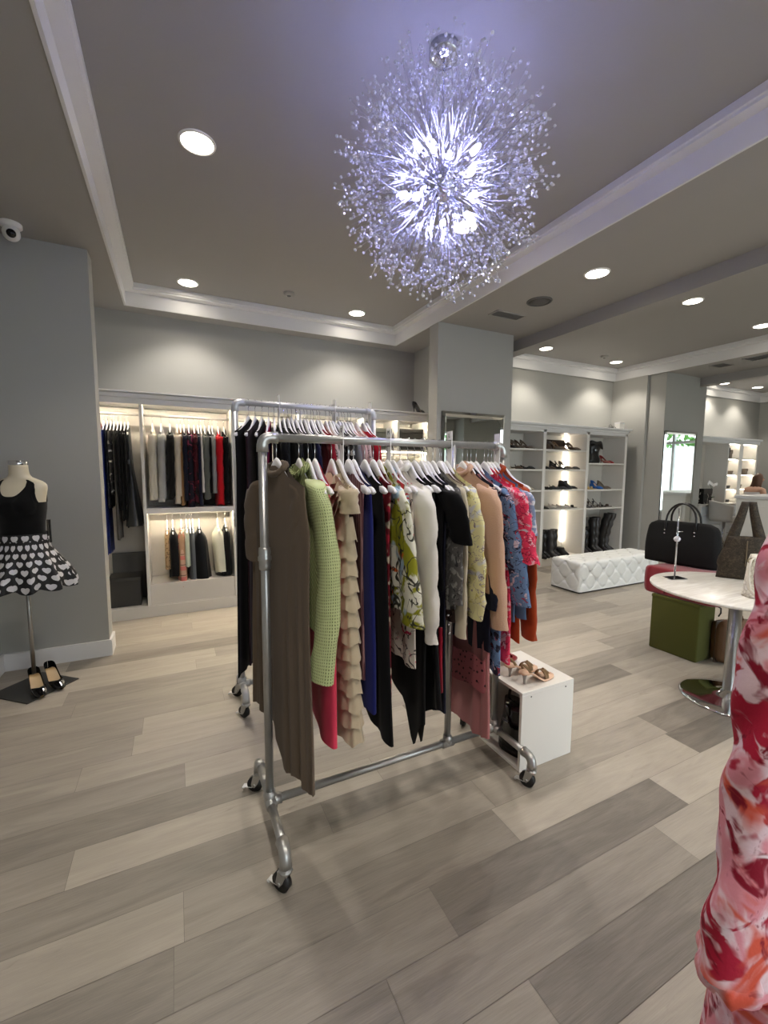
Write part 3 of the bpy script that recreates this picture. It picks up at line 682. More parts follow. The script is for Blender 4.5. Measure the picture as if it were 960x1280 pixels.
# 5
F(.648, 'striped_blouse', 'narrow mauve striped blouse squeezed between the beige and navy dresses', 'mauve striped blouse', 'blouse', mauve, -.95, wtop=.16, T=.012, folds=(3, .004), seed=11)
F(.672, 'navy_dress', 'sleeveless navy blue dress on the front rack', 'navy blue dress', 'dress', navy, -1.09, wtop=.175, prof=[(.1, .175), (.3, .185), (1.2, .21)], neck=(.09, .06, .02), T=.02, folds=(2.5, .005), seed=13)
F(.722, 'black_dress', 'sleeveless plain black dress right of the navy dress', 'plain black dress', 'dress', blk, -1.2, wtop=.17, prof=[(.1, .17), (.3, .185), (1.25, .235)], neck=(.09, .06, .02), T=.02, folds=(3, .007), seed=15, hemfn=lambda uy, s: -1.17 - .05 * smooth(-uy * 1.4) + .008 * math.sin(8 * uy), drift=.02)
F(.762, 'burgundy_dress', 'dark burgundy and cream printed dress behind the tropical print blouse', 'burgundy printed dress', 'dress', burg, -1.05, wtop=.165, T=.013, folds=(3, .004), seed=17, neck=(.09, .05, .02))
# 9 tropical print blouse with knotted sleeve
F(.79, 'print_blouse', 'olive and white tropical print blouse with loose sleeve on the front rack', 'tropical print blouse', 'blouse', flor, -.70, wtop=.19, T=.016, folds=(3, .006), seed=19, drift=.03,
  sleeve=dict(length=.55, r0=.05, r1=.085, out=.03, flat=.35, dx=.05, wr=.005))
F(.828, 'floral_blouse', 'pale blue floral blouse hanging left of the white satin blouse', 'pale blue floral blouse', 'blouse', skyf, -.71, wtop=.185, T=.013, folds=(3, .005), seed=21, drift=.03, prof=[(.1, .185), (.7, .215)])
F(.856, 'fringed_top', 'cream top with pink flowers and fringed hem below the tropical blouse', 'cream fringed top', 'top', creamp, -.93, wtop=.17, T=.013, folds=(3, .006), seed=23, drift=.0, prof=[(.1, .17), (.9, .215)])
# 11 white blouse
F(.892, 'satin_blouse', 'white satin blouse with long sleeves and stand collar on the front rack', 'white satin blouse', 'blouse', whitef, -.72, wtop=.195, T=.022, folds=(3, .007), seed=25, neck=(.06, .03, .0), collar=(whitef, .03, .058),
  sleeve=dict(length=.64, r0=.072, r1=.05, out=.035, flat=.52, dx=.035, wr=.006, cuff=.12, rows=30), drift=.0)
F(.93, 'long_black_gown', 'long black dress with pointed hem in the middle of the front rack', 'long black gown', 'dress', blk, -1.25, wtop=.17, prof=[(.1, .17), (.4, .18), (1.3, .22)], T=.02, folds=(2, .005), seed=27, neck=(.1, .07, .02), hemfn=lambda uy, s: -1.13 - .16 * math.exp(-((uy + .62) / .22) ** 2) + .05 * uy, drift=-.02)
F(.965, 'black_skirt_dress', 'black flared dress under the short-sleeved black blouse', 'black flared dress', 'dress', blks, -1.22, wtop=.165, prof=[(.1, .165), (.5, .18), (1.3, .235)], T=.018, folds=(4, .008), seed=29, neck=(.1, .07, .02), hemfn=lambda uy, s: -1.18 - .05 * math.sin(3.2 * uy + 2), drift=.02)
F(1.0, 'short_sleeve_blouse', 'black blouse with wide short sleeve sticking out on the front rack', 'black short-sleeved blouse', 'blouse', blk, -.62, wtop=.19, T=.018, folds=(3, .005), seed=31, sleeve=dict(length=.235, r0=.065, r1=.062, out=.045, flat=.5, dx=.075, rows=12, wr=.002), neck=(.085, .05, .02))
F(1.03, 'red_trim_dress', 'black dress with a narrow red edge and small silver studs', 'black dress with red edge', 'dress', nvyd, -1.2, wtop=.17, T=.014, folds=(3, .005), seed=33, neck=(.09, .06, .02),
  extra=lambda t, m: (MB().tube([(-.02, -.165, -.80), (-.022, -.17, -.95), (-.018, -.175, -1.09)], .009, 8).build('red_edge', FAB('crimson edge', (150, 22, 44)), t),
                      MB().ball((-.0, -.19, -.74), .006, 8, 5).ball((.002, -.192, -.78), .006, 8, 5).ball((.004, -.194, -.82), .006, 8, 5).build('stud', chrome, t)))
F(1.062, 'lace_blouse', 'grey lace-patterned blouse right of the black short-sleeved blouse', 'grey lace blouse', 'blouse', greyl, -.72, wtop=.185, T=.014, folds=(3, .005), seed=35, sleeve=dict(length=.5, r0=.05, r1=.05, out=.02, flat=.32, wr=.004))
F(1.098, 'cream_blouse', 'cream satin blouse with slim long sleeve behind the lace blouse', 'cream satin blouse', 'blouse', creamf, -.7, wtop=.18, T=.013, folds=(3, .005), seed=37, sleeve=dict(length=.66, r0=.042, r1=.038, out=.02, flat=.36, wr=.003))
F(1.108, 'taupe_tunic', 'mauve brown patterned tunic left of the yellow floral blouse', 'mauve brown tunic', 'tunic', mvbr, -.80, wtop=.185, T=.012, folds=(4, .005), seed=39, prof=[(.1, .185), (.8, .215)])
F(1.137, 'yellow_floral_blouse', 'pale yellow floral blouse with full sleeve gathered at the cuff', 'yellow floral blouse', 'blouse', yelf, -.68, wtop=.19, T=.012, folds=(3, .003), seed=41, sleeve=dict(length=.575, r0=.05, r1=.068, out=.025, flat=.45, dx=.03, wr=.006, cuff=.1))
# 21 peach jacket
F(1.227, 'tweed_jacket', 'peach coloured tweed jacket with long sleeve on the front rack', 'peach tweed jacket', 'jacket', peach, -.66, wtop=.195, T=.018, folds=(2, .002), seed=43, neck=(.06, .03, .0), collar=(peach, .024, .06), sleeve=dict(length=.64, r0=.068, r1=.05, out=.025, flat=.6, dx=.07, wr=.003, rows=26), drift=.02)
F(1.256, 'navy_jacket', 'dark navy jacket between the peach jacket and the denim tunic', 'dark navy jacket', 'jacket', nvyd, -.95, wtop=.19, T=.016, folds=(2, .004), seed=45, sleeve=dict(length=.55, r0=.055, r1=.045, out=.015, flat=.35))
F(1.277, 'rose_maxi_skirt_dress', 'long dusty rose dress dotted black, hem lowest at the right of the rack', 'long dusty rose dress', 'dress', dust, -1.35, wtop=.16, prof=[(.1, .16), (.5, .17), (1.4, .225)], T=.02, folds=(6, .012), seed=47, drift=-.03,
  extra=lambda t, m: MB().rings([[((.03 + .004 * j) * math.sin(a) - .035, (.185 + .004 * j) * math.cos(a), -.98 - .05 * j + .01 * math.sin(5 * a)) for a in [2 * PI * i / 40 for i in range(40)]] for j in range(4)], 0, True, (False, False)).build('dotted_frill', dustd, t))
F(1.308, 'denim_tunic', 'denim blue tunic printed with dark flowers on the front rack', 'flower-printed denim tunic', 'tunic', denf, -1.04, wtop=.19, T=.016, folds=(3, .006), seed=49, drift=-.012, prof=[(.1, .19), (.6, .2), (1.05, .235)], sleeve=dict(length=.545, r0=.055, r1=.07, out=.025, flat=.45, dx=.105, wr=.004))
F(1.358, 'pink_floral_dress', 'bright pink floral chiffon dress with frilled sleeve on the front rack', 'pink floral dress', 'dress', pinkf, -1.01, wtop=.195, T=.016, folds=(4, .008), seed=51, drift=-.015, prof=[(.1, .195), (.6, .2), (1.05, .24)], sleeve=dict(length=.31, r0=.062, r1=.085, out=.035, flat=.5, dx=.05, wr=.007, rows=16),
  extra=lambda t, m: MB().rings([[(.055 + (.035 + .012 * j) * math.sin(a) * .6, -.235 + (.04 + .014 * j) * math.cos(a), -.44 - .03 * j + .006 * math.sin(6 * a)) for a in [2 * PI * i / 24 for i in range(24)]] for j in range(4)], 0, True, (False, False)).build('sleeve_frill', m, t))
F(1.380, 'red_orange_dress', 'plain red orange dress between the pink floral and rust dresses', 'red orange dress', 'dress', redor, -.85, wtop=.19, T=.015, folds=(2, .004), seed=53, sleeve=dict(length=.3, r0=.05, r1=.045, out=.015, flat=.35), neck=(.08, .04, .02))
F(1.401, 'denim_shirt', 'blue denim shirt with white lace sleeve edge near the right rack end', 'blue denim shirt', 'shirt', denimb, -.82, wtop=.185, T=.014, folds=(2, .004), seed=55, sleeve=dict(length=.62, r0=.05, r1=.045, out=.02, flat=.45, dx=.035, cuff=.1),
  extra=lambda t, m: sleeve_mb(MB(), -1, .19, -.2, .21, .058, .062, out=.03, dx=.03, flat=.45, rows=10).build('lace_sleeve', bluel, t))
F(1.426, 'rust_dress', 'rust brown long-sleeved dress, last at the right end of the front rack', 'rust brown dress', 'dress', rust, -.93, wtop=.195, T=.012, folds=(2, .003), seed=57, drift=.0, neck=(.07, .03, .0), collar=(rust, .02, .062), sleeve=dict(length=.72, r0=.06, r1=.048, out=.03, flat=.42, dx=.055))
for i, (x, s, rz, hf) in enumerate(GF): hanger(x, FR_Y, FR_Z, 'white wooden hanger carrying the %s on the front rack' % s, H1, half=hf, rz=rz)
# empty white hangers showing between the garments
for x, l in ((.478, 'empty white hanger between green cardigan and coral dress on the front rack'), (.605, 'empty white hanger standing proud above the beige tiered dress'), (.652, 'empty white hanger left of the navy dress, printed size label showing'), (1.012, 'empty white hanger tipped forward over the black short-sleeved blouse'), (1.455, 'empty white hanger at the right end of the front rack bar')):
    hanger(x, FR_Y, FR_Z, l, H1)
# ------------------------------------------------------------------ rear rack
G2, H2 = 'garments on the rear pipe rack', 'white hangers on the rear pipe rack'
crim = FAB('dark crimson cloth', (138, 16, 36), .75, .1, .05); blush = PRINT('blush print', (222, 196, 190), [((70, 56, 60), 'line', 16, .006, .02, 2), ((190, 110, 120), 'warp', 12, .64, .7, 4)])
wbprint = PRINT('black white print', (34, 33, 34), [((190, 188, 184), 'warp', 14, .58, .64, 3)]); greyf = FAB('mid grey cloth', (92, 92, 94)); pastel = FAB('pale pink cloth', (216, 178, 176))
plum = PRINT('plum multicolour print', (74, 22, 60), [((160, 26, 70), 'warp', 7, .5, .58, 1), ((50, 44, 110), 'warp', 6, .58, .64, 5), ((226, 220, 216), 'warp', 9, .70, .73, 9)])
rear = [
 (.41, 'long black dress, leftmost on the rear rack', 'dress', blk, -1.60, .20, None, blk),
 (.45, 'long wine-tinged black dress with the flared hem, second on the rear rack', 'dress', FAB('wine black cloth', (34, 12, 20)), -1.55, .2, None, None),
 (.49, 'black sleeveless long dress, third from the left on the rear rack', 'dress', blk, -1.56, .19, None, None),
 (.53, 'plum and blue printed dress peeking below the black dresses of the rear rack', 'dress', plum, -1.55, .2, None, None),
 (.565, 'black satin dress above the pole of the front rack, on the rear rack', 'dress', blks, -1.35, .19, None, None),
 (.595, 'black knit top with sleeves near the left third of the rear rack', 'top', blk, -.72, .19, .5, None),
 (.622, 'charcoal dress behind the brown dress, on the rear rack', 'dress', FAB('charcoal cloth', (48, 50, 54)), -1.15, .19, None, None),
 (.648, 'black blouse behind the green cardigan, on the rear rack', 'blouse', blk, -.75, .2, .52, None),
 (.675, 'black jacket behind the coral dress, on the rear rack', 'jacket', blks, -.75, .2, .55, None),
 (.705, 'black and white printed top on the rear rack', 'top', wbprint, -.66, .18, None, None),
 (.73, 'black long-sleeved top left of the navy one on the rear rack', 'top', blk, -.7, .19, .5, None),
 (.775, 'navy top among white hangers on the rear rack', 'top', FAB('navy jersey', (26, 26, 56)), -.7, .185, .2, None),
 (.815, 'black slip dress right of the navy top on the rear rack', 'dress', blk, -1.0, .165, None, None),
 (.86, 'dark crimson satin top with hanging sleeve on the rear rack', 'top', crim, -.62, .19, .48, None),
 (.90, 'blush printed blouse right of the crimson top on the rear rack', 'blouse', blush, -.66, .185, .45, None),
 (.945, 'dark grey top with white collar on the rear rack', 'top', greyf, -.6, .18, None, None),
 (.99, 'black and cream blouse below the tilted hanger on the rear rack', 'blouse', wbprint, -.62, .18, .3, None),
 (1.03, 'mid grey blouse left of the pale pink blouse on the rear rack', 'blouse', FAB('soft grey cloth', (128, 126, 126)), -.62, .18, .45, None),
 (1.075, 'pale pink blouse near the right end of the rear rack', 'blouse', pastel, -.6, .185, .42, None),
 (1.115, 'blush flower-printed top near the right end of the rear rack', 'top', blush, -.62, .18, .4, None),
 (1.165, 'bright crimson blouse, last on the right of the rear rack', 'blouse', FAB('bright crimson cloth', (176, 20, 44)), -.58, .185, .46, None)]
for i, (x, l, c, m, hem, wt, sl, col) in enumerate(rear):
    lng = hem < -1.2
    k = dict(sleeve=dict(length=sl, r0=.055, r1=.045, out=.02, flat=.38, dx=.03)) if sl else {}
    rz_ = {0: -.52, 1: -.43, 2: -.35, 3: -.27, 4: -.19, 5: -.12, 6: -.06}.get(i, rnd.uniform(-.06, .06)); k['rz'] = rz_
    garment(x, RR_Y, RR_Z, {'dress': 'dress', 'top': 'top', 'blouse': 'blouse', 'jacket': 'jacket'}[c], l, c, m, G2, hem, wtop=wt, prof=[(.1, wt), (.4, wt * .97), (abs(hem) + .1, wt * (1.3 if lng else 1.05))],
            T=.010 if i < 6 else .013, folds=(3.5, .004), seed=100 + i * 3, N=44, rows=22, neck=(.085, .05, .02), drift=0, **k)
    hanger(x, RR_Y, RR_Z, 'white hanger carrying the %s garment from the left on the rear rack' % (ordinal(i) if i < 20 else 'last'), H2, rz=rz_, R=.0225)
for x, l in ((.70, 'empty white hanger in the left half of the rear rack'), (.755, 'empty white hanger beside the navy top on the rear rack'), (.80, 'empty white hanger just right of the navy top on the rear rack'), (.84, 'empty white hanger left of the crimson top on the rear rack'), (.925, 'empty white hanger right of the blush blouse on the rear rack'), (1.01, 'empty white hanger near the middle marker of the rear rack'), (1.055, 'empty white hanger left of the pale pink blouse on the rear rack'), (1.19, 'empty white hanger at the right end of the rear rack bar')):
    hanger(x, RR_Y, RR_Z, l, H2)
tl = hanger(.945, RR_Y, RR_Z, 'white hanger twisted sideways beside the middle marker of the rear rack', H2, rz=.75, R=.027)

# ------------------------------------------------------------------ mirrors on the two columns
mirm, nt, b = newmat('mirror glass'); b.inputs['Metallic'].default_value = 1.0; b.inputs['Roughness'].default_value = .012
nt.links.new(mixc(nt, noise_node(nt, .7).outputs['Fac'], (.80, .84, .83, 1), (.83, .86, .855, 1)), b.inputs['Base Color'])
def mirror(x0, x1, y, z0, z1, label, fw=.055, lean=0.0):
    w_, h_ = x1 - x0, z1 - z0
    t = thing('wall_mirror', label, 'mirror', ((x0 + x1) / 2, y - .004, z0)); t.rotation_euler = (-lean, 0, 0)
    MB().box(-w_ / 2 + .004, w_ / 2 - .004, -.014, 0, .004, h_ - .004).build('backing', MAT('mirror backing', (40, 40, 40), .7), t)
    MB().box(-w_ / 2 + fw, w_ / 2 - fw, -.018, -.0145, fw, h_ - fw).build('mirror_pane', mirm, t)
    def strip(a, b, c, d):   # bevelled mirrored border piece: outer a-b, inner c-d
        o1, o2, i1, i2 = Vector(a), Vector(b), Vector(c), Vector(d); m1, m2 = o1.lerp(i1, .5), o2.lerp(i2, .5)
        P3 = lambda p, d_: (p.x, -d_, p.y)
        mb = MB(); mb.rings([[P3(o1, .016), P3(m1, .032), P3(i1, .019), P3(i1, .015), P3(o1, .0145)], [P3(o2, .016), P3(m2, .032), P3(i2, .019), P3(i2, .015), P3(o2, .0145)]]); mb.sm = [False] * len(mb.f)
        mb.build('frame_strip', mirm, t)
    W, H = w_ / 2, h_; f = fw; c = .06
    strip((-W, 0), (-W, H), (-W + f, f), (-W + f, H - f)); strip((W, H), (W, 0), (W - f, H - f), (W - f, f))
    strip((-W, H), (W, H), (-W + f, H - f), (W - f, H - f)); strip((W, 0), (-W, 0), (W - f, f), (-W + f, f))
    for sx in (-1, 1): MB().prism([(sx * (W - f), H - f), (sx * (W - f - c), H - f), (sx * (W - f), H - f - c)], -.021, -.0185, 'y').build('corner_piece', mirm, t)
mirror(2.70, 3.60, 4.085, .12, 2.175, 'tall mirror with mirrored frame on the grey column behind the front rack', .06)
mirror(7.27, 8.185, 4.38, .10, 2.19, 'tall mirror with mirrored frame on the right column, reflecting the bright shop window', .055)

# ------------------------------------------------------------------ built-in wardrobe along the back wall
YW = 4.85
led = EMIT('warm led strip', (255, 240, 214), LED)
rodm = MAT('rod satin', (168, 166, 160), .35, .7)
bead = MAT('white panel', (208, 203, 194), .45, var=.02, vs=2)
wd = thing('built_in_wardrobe', 'white built-in wardrobe with lit bays along the back wall', 'wardrobe', (0, YW, 0))
X0, X1 = XL + .02, 3.03; D = YB - YW - .004
MB().box(X0, X1, D - .018, D, .0, 2.14).build('back_panel', bead, wd)
MB().box(X0, X1, .012, D - .02, .0, .12, r=.004).box(X0, X1, 0, .014, 0, .11).build('plinth', bead, wd)
mb = MB().box(X0, X1, -.0, D - .02, 2.15, 2.175).box(X0, X1, -.012, .012, 2.135, 2.19, r=.003).box(X0, X1, -.03, D, 2.19, 2.235, r=.012).box(X0, X1, -.05, D, 2.235, 2.252, r=.005)
mb.build('cornice', trimm, wd)
DIV = [(X0 + .014, 'a'), (-.285, 'b'), (.565, 'c'), (1.30, 'd'), (2.10, 'e'), (3.012, 'f')]
for x, _ in DIV: MB().box(x - .014, x + .014, 0, D - .02, .12, 2.15, r=.002).build('side_panel', whitem, wd)
def shelf(x0, x1, z, y0=.01): return MB().box(x0 + .0145, x1 - .0145, y0, D - .02, z - .012, z + .012, r=.002).build('shelf', whitem, wd)
def wrod(x0, x1, z): return MB().tube([(x0 + .0145, .2, z), (x1 - .0145, .2, z)], .013, 14).build('hanging_rod', rodm, wd)
def wled(x0, x1, z, y=.03): return MB().box(x0 + .02, x1 - .02, y, y + .012, z - .006, z).build('led_strip', led, wd)
bays = [(X0 + .014, -.285), (-.285, .565), (.565, 1.30), (1.30, 2.10), (2.10, 3.012)]
for a, b in bays[:4]: wrod(a, b, 2.055); wled(a, b, 2.148)
for a, b in bays[1:4]: shelf(a, b, 1.10); wrod(a, b, 1.045); wled(a, b, 1.086, .05); MB().box(a + .0145, b - .0145, 0, .01, 1.062, 1.114, r=.002).build('shelf_lip', whitem, wd); MB().box(a + .0145, b - .0145, .02, D - .03, .12, .335, r=.003).build('drawer_box', bead, wd)
a, b = bays[4]; shelf(a, b, 1.76); wrod(a, b, 1.70); wled(a, b, 2.148); wled(a, b, 1.746); shelf(a, b, .9)
MB().box(2.56, 2.588, .01, D - .02, 1.773, 2.15).build('side_panel', whitem, wd)
dk = MAT('charcoal board', (50, 49, 46), .7)
t = thing('storage_box', 'dark grey storage box on the floor of the left wardrobe bay', 'box', (-.50, YW + .06, .121)); MB().box(-.14, .14, 0, .28, 0, .29, r=.004).build('box_body', dk, t); MB().box(-.143, .143, -.003, .283, .262, .296, r=.004).build('lid', MAT('charcoal lid', (58, 57, 53), .7), t)
t = tag(MB().box(-.16, .16, 0, .03, 0, .50, r=.003).build('grey_board', MAT('board grey', (92, 91, 88), .8), None, (-.47, YW + .365, .121)), 'flat grey board standing behind the storage box in the left bay', 'board')
for i, (x, w_, h_, l) in enumerate(((2.36, .30, .27, 'square dark green-grey box on the top shelf of the right wardrobe bay, left one'), (2.80, .36, .28, 'square black box on the top shelf of the right wardrobe bay, right one'))):
    t = thing('display_bag', l, 'box', (x, YW + .08, 1.773), group='dark boxes on the top wardrobe shelf'); MB().box(-w_ / 2, w_ / 2, 0, .2, 0, h_ * .82, r=.008).build('box_body', [MAT('bag dark', (52, 54, 46), .6), MAT('bag black', (24, 22, 20), .5)][i], t); MB().box(-w_ / 2 - .003, w_ / 2 + .003, -.004, .204, h_ * .78, h_, r=.006).build('lid', [MAT('bag dark', (52, 54, 46), .6), MAT('bag black', (24, 22, 20), .5)][i], t)
# --- clothes in the wardrobe
RY = YW + .2; WC = .172
G3, H3 = 'clothes in the left wardrobe bay', 'white hangers in the wardrobe'
seqb = MAT('blue sequins', (30, 46, 120), .35, .3, .35, 60, .6, 160); seqs = PRINT('silver sequins on black', (26, 27, 32), [((170, 172, 182), 'dot', 90, .12, .3, 0), ((20, 20, 24), 'noise', 20, .5, .6, 2)], .4)
taup = FAB('taupe grey cloth', (84, 80, 74)); reds = FAB('bright red cloth', (190, 16, 30), .7)
left = [
 (-.655, 'bright red top half hidden by the wing wall in the left wardrobe bay', 'top', reds, -.5, .18, None, 1.0),
 (-.615, 'blue sequinned long dress in the left wardrobe bay', 'dress', seqb, -1.38, .19, None, 1.05),
 (-.585, 'black dress trimmed with silver sequins in the left wardrobe bay', 'dress', seqs, -.93, .19, None, 1.05),
 (-.556, 'dark speckled blouse between the sequinned and taupe dresses', 'blouse', wbprint, -.8, .19, .5, 1.0),
 (-.527, 'taupe grey long dress in the left wardrobe bay', 'dress', taup, -1.25, .19, None, 1.1),
 (-.497, 'black jacket hanging in the middle of the left wardrobe bay', 'jacket', blk, -.95, .2, .6, 1.0),
 (-.468, 'black long top behind the pink-tagged dress in the left bay', 'top', blk, -1.05, .19, None, 1.0),
 (-.437, 'plain black dress with a pink paper tag in the left wardrobe bay', 'dress', blk, -1.12, .175, None, 1.15)]
for i, (x, l, c, m, hem, wt, sl, fl) in enumerate(left):
    wt = min(wt, WC + .01)
    k = dict(sleeve=dict(length=sl, r0=.055, r1=.042, out=.0, flat=.32)) if sl else {}
    t = garment(x, RY, 2.055, c if c != 'top' else 'top', l, c, m, G3, hem, wtop=wt, prof=[(.1, wt), (.4, wt), (abs(hem), wt * fl)], T=.013, folds=(3, .005), seed=200 + i, N=36, rows=18, neck=(.08, .05, .02), **k)
    if 'tag' in l:
        MB().box(-.0425, -.0415, -.13, -.075, -.52, -.44).build('price_tag', MAT('pink paper tag', (236, 206, 206), .7), t)
    hanger(x, RY, 2.055, 'white hanger carrying the %s garment from the left in the left wardrobe bay' % ordinal(i), H3, half=.172, R=.0155, bar=False)
satbk = FAB('black taffeta', (30, 33, 33), .38, .05, .08, .1, 25, .5)
garment(-.408, RY, 2.055, 'cocktail_dress', 'black party dress with wide flared skirt and jewelled belt in the left bay', 'dress', satbk, G3, -1.12, wtop=.13, prof=[(.1, .13), (.4, .11), (.5, .12), (1.12, .23)], neck=(.09, .05, .03),
        T=lambda v: .016 + .075 * max(0, v - .42) ** 1.1 * 1.3, folds=(3, .012), seed=240, drift=.02,
        extra=lambda t, m: MB().rings([[(.022 * math.sin(a), .118 * math.cos(a), z) for a in [2 * PI * i / 32 for i in range(32)]] for z in (-.455, -.50)], 0, True, (False, False)).build('jewelled_belt', MAT('silver belt', (150, 150, 156), .3, .8, .4, 90), t))
hanger(-.408, RY, 2.055, 'white hanger carrying the black party dress with the flared skirt', H3, half=.15, R=.0155, bar=False)
G4 = 'clothes on the upper rod of the lit wardrobe bay'
dkpr = PRINT('navy rose print', (22, 20, 32), [((150, 60, 90), 'warp', 9, .57, .63, 2.6), ((90, 30, 44), 'warp', 12, .60, .66, 6)]); marn = PRINT('maroon print', (70, 16, 28), [((150, 60, 70), 'warp', 14, .60, .66, 2), ((20, 14, 18), 'warp', 10, .56, .62, 5)])
upper = [
 (-.195, 'cream cardigan, leftmost on the upper rod of the lit bay', 'cardigan', FAB('cream knit', (206, 200, 184), bmp=.5, bs=200), -.86, .19, .66, .05),
 (-.115, 'pale grey jumper beside the cream cardigan on the upper rod', 'jumper', FAB('pale grey knit', (170, 170, 166), bmp=.5, bs=200), -.84, .19, .68, .05),
 (-.035, 'black high-necked jumper on the upper rod of the lit bay', 'jumper', FAB('black knit', (26, 25, 24), bmp=.5, bs=200), -.82, .195, .66, .05),
 (.035, 'off-white knitted jacket with long sleeve on the upper rod', 'jacket', FAB('oatmeal knit', (200, 190, 172), bmp=.6, bs=180), -.82, .185, .70, .045),
 (.065, 'camel wool coat with a tan hem on the upper rod', 'coat', FAB('camel wool', (150, 112, 74)), -.92, .16, None, .03),
 (.10, 'plain dark navy blouse left of the pink-rose print on the upper rod', 'blouse', nvyd, -.88, .19, .6, .035),
 (.145, 'dark blouse with large pink rose print on the upper rod', 'blouse', dkpr, -.97, .19, .62, .05),
 (.195, 'maroon patterned blouse right of the rose print on the upper rod', 'blouse', marn, -.9, .185, .6, .04),
 (.235, 'deep navy tunic beside the maroon blouse on the upper rod', 'tunic', FAB('deep navy cloth', (24, 24, 44)), -.92, .18, None, .03),
 (.262, 'thin white top edge between navy and grey tops on the upper rod', 'top', whitef, -.78, .17, None, .025),
 (.30, 'grey green wool sweater on the upper rod of the lit bay', 'sweater', FAB('grey green wool', (92, 96, 90), bmp=.5, bs=160), -.86, .19, .62, .05),
 (.345, 'black frilled top right of the grey green sweater', 'top', blk, -.8, .18, None, .03),
 (.375, 'light grey jacket left of the red top on the upper rod', 'jacket', FAB('light grey cloth', (140, 140, 140)), -.78, .185, .6, .035),
 (.435, 'bright red V-neck blouse on the upper rod of the lit bay', 'blouse', reds, -.93, .19, .66, .055),
 (.495, 'black jacket behind the white upright, right of the red blouse', 'jacket', blk, -.9, .2, .6, .045)]
for i, (x, l, c, m, hem, wt, sl, th) in enumerate(upper):
    wt = min(wt, WC)
    k = dict(sleeve=dict(length=sl, r0=.042, r1=.036, out=-.01, flat=min(1.0, th * 16), dx=-.02 if i < 4 else .0, z0=-.2)) if sl else {}
    garment(x, RY, 2.055, c, l, c, m, G4, hem, wtop=wt, prof=[(.1, wt), (abs(hem), wt * 1.03)], T=th * .8, folds=(2, .003), seed=260 + i, N=36, rows=16, neck=(.08, .1 if 'V-neck' in l else .05, .02), **k)
    hanger(x, RY, 2.055, 'white hanger carrying the %s garment from the left on the upper rod, lit bay' % ordinal(i), H3, half=.172, R=.0155, bar=False)
G5 = 'skirts on the lower rod of the lit wardrobe bay'
leop = PRINT('leopard print', (168, 140, 104), [((60, 40, 28), 'ring', 46, .05, .1, 0)]); plaid = PRINT('pink tan plaid', (196, 160, 136), [((206, 120, 112), 'hstripe', 9, .62, 0, 0), ((110, 84, 70), 'hstripe', 9, .93, 0, .02), ((176, 140, 110), 'vstripe', 16, .6, 0, 0)])
lower = [
 (-.10, 'leopard print skirt, leftmost on the lower rod', leop, -.58, .15, .03), (-.045, 'black skirt beside the leopard print skirt on the lower rod', blk, -.66, .16, .05), (.035, 'pink and tan plaid skirt on the lower rod', plaid, -.78, .16, .045),
 (.085, 'pale green blouse-skirt behind the plaid skirt on the lower rod', FAB('pale sage cloth', (176, 184, 166)), -.56, .15, .03), (.12, 'slim charcoal trousers right of the plaid skirt on the lower rod', FAB('charcoal trouser', (70, 72, 74)), -.84, .12, .025), (.148, 'steel grey trousers left of the long black skirt on the lower rod', FAB('steel grey cloth', (104, 108, 112)), -.86, .13, .03),
 (.21, 'long black flared skirt on the lower rod of the lit bay', blks, -.86, .15, .08), (.40, 'ivory pleated skirt at the right of the lower rod', FAB('ivory cloth', (206, 204, 184)), -.66, .15, .07), (.48, 'dark pleated skirt half hidden behind the black dresses on the lower rod', blk, -.7, .15, .05)]
for i, (x, l, m, hem, wt, th) in enumerate(lower):
    garment(x, RY, 1.045, 'trousers' if 'trousers' in l else 'skirt', l, 'trousers' if 'trousers' in l else 'skirt', m, G5, hem, wtop=wt * .8, prof=[(.1, wt * .8), (abs(hem), wt * 1.15)], T=th * .95, folds=(4, th * .12), seed=290 + i, N=40, rows=14, neck=(0, 0, 0), topz=-.17, drift=.03 if th > .06 else 0)
    hanger(x, RY, 1.045, 'white hanger carrying the %s garment from the left on the lower rod' % ordinal(i), H3, half=.15, R=.0155)
# the bays half hidden behind the racks
G6 = 'pale clothes in the right wardrobe bay'
for i, x in enumerate((2.2, 2.28, 2.36, 2.45, 2.53, 2.62, 2.71, 2.80, 2.88)):
    m = [creamf, whitef, blush, pastel, skyf, creamp, whitef, yelf, creamf][i]
    garment(x, RY, 1.70, 'blouse', '%s pale blouse from the left in the right wardrobe bay behind the racks' % ordinal(i), 'blouse', m, G6, -.68, wtop=.185, T=.016, folds=(2, .004), seed=320 + i, N=32, rows=12, sleeve=dict(length=.5, r0=.05, r1=.04, out=0, flat=.35, z0=-.2))
    hanger(x, RY, 1.70, '%s hanger from the left in the right wardrobe bay behind the racks' % ordinal(i), H3, half=.19, R=.0155, bar=False)
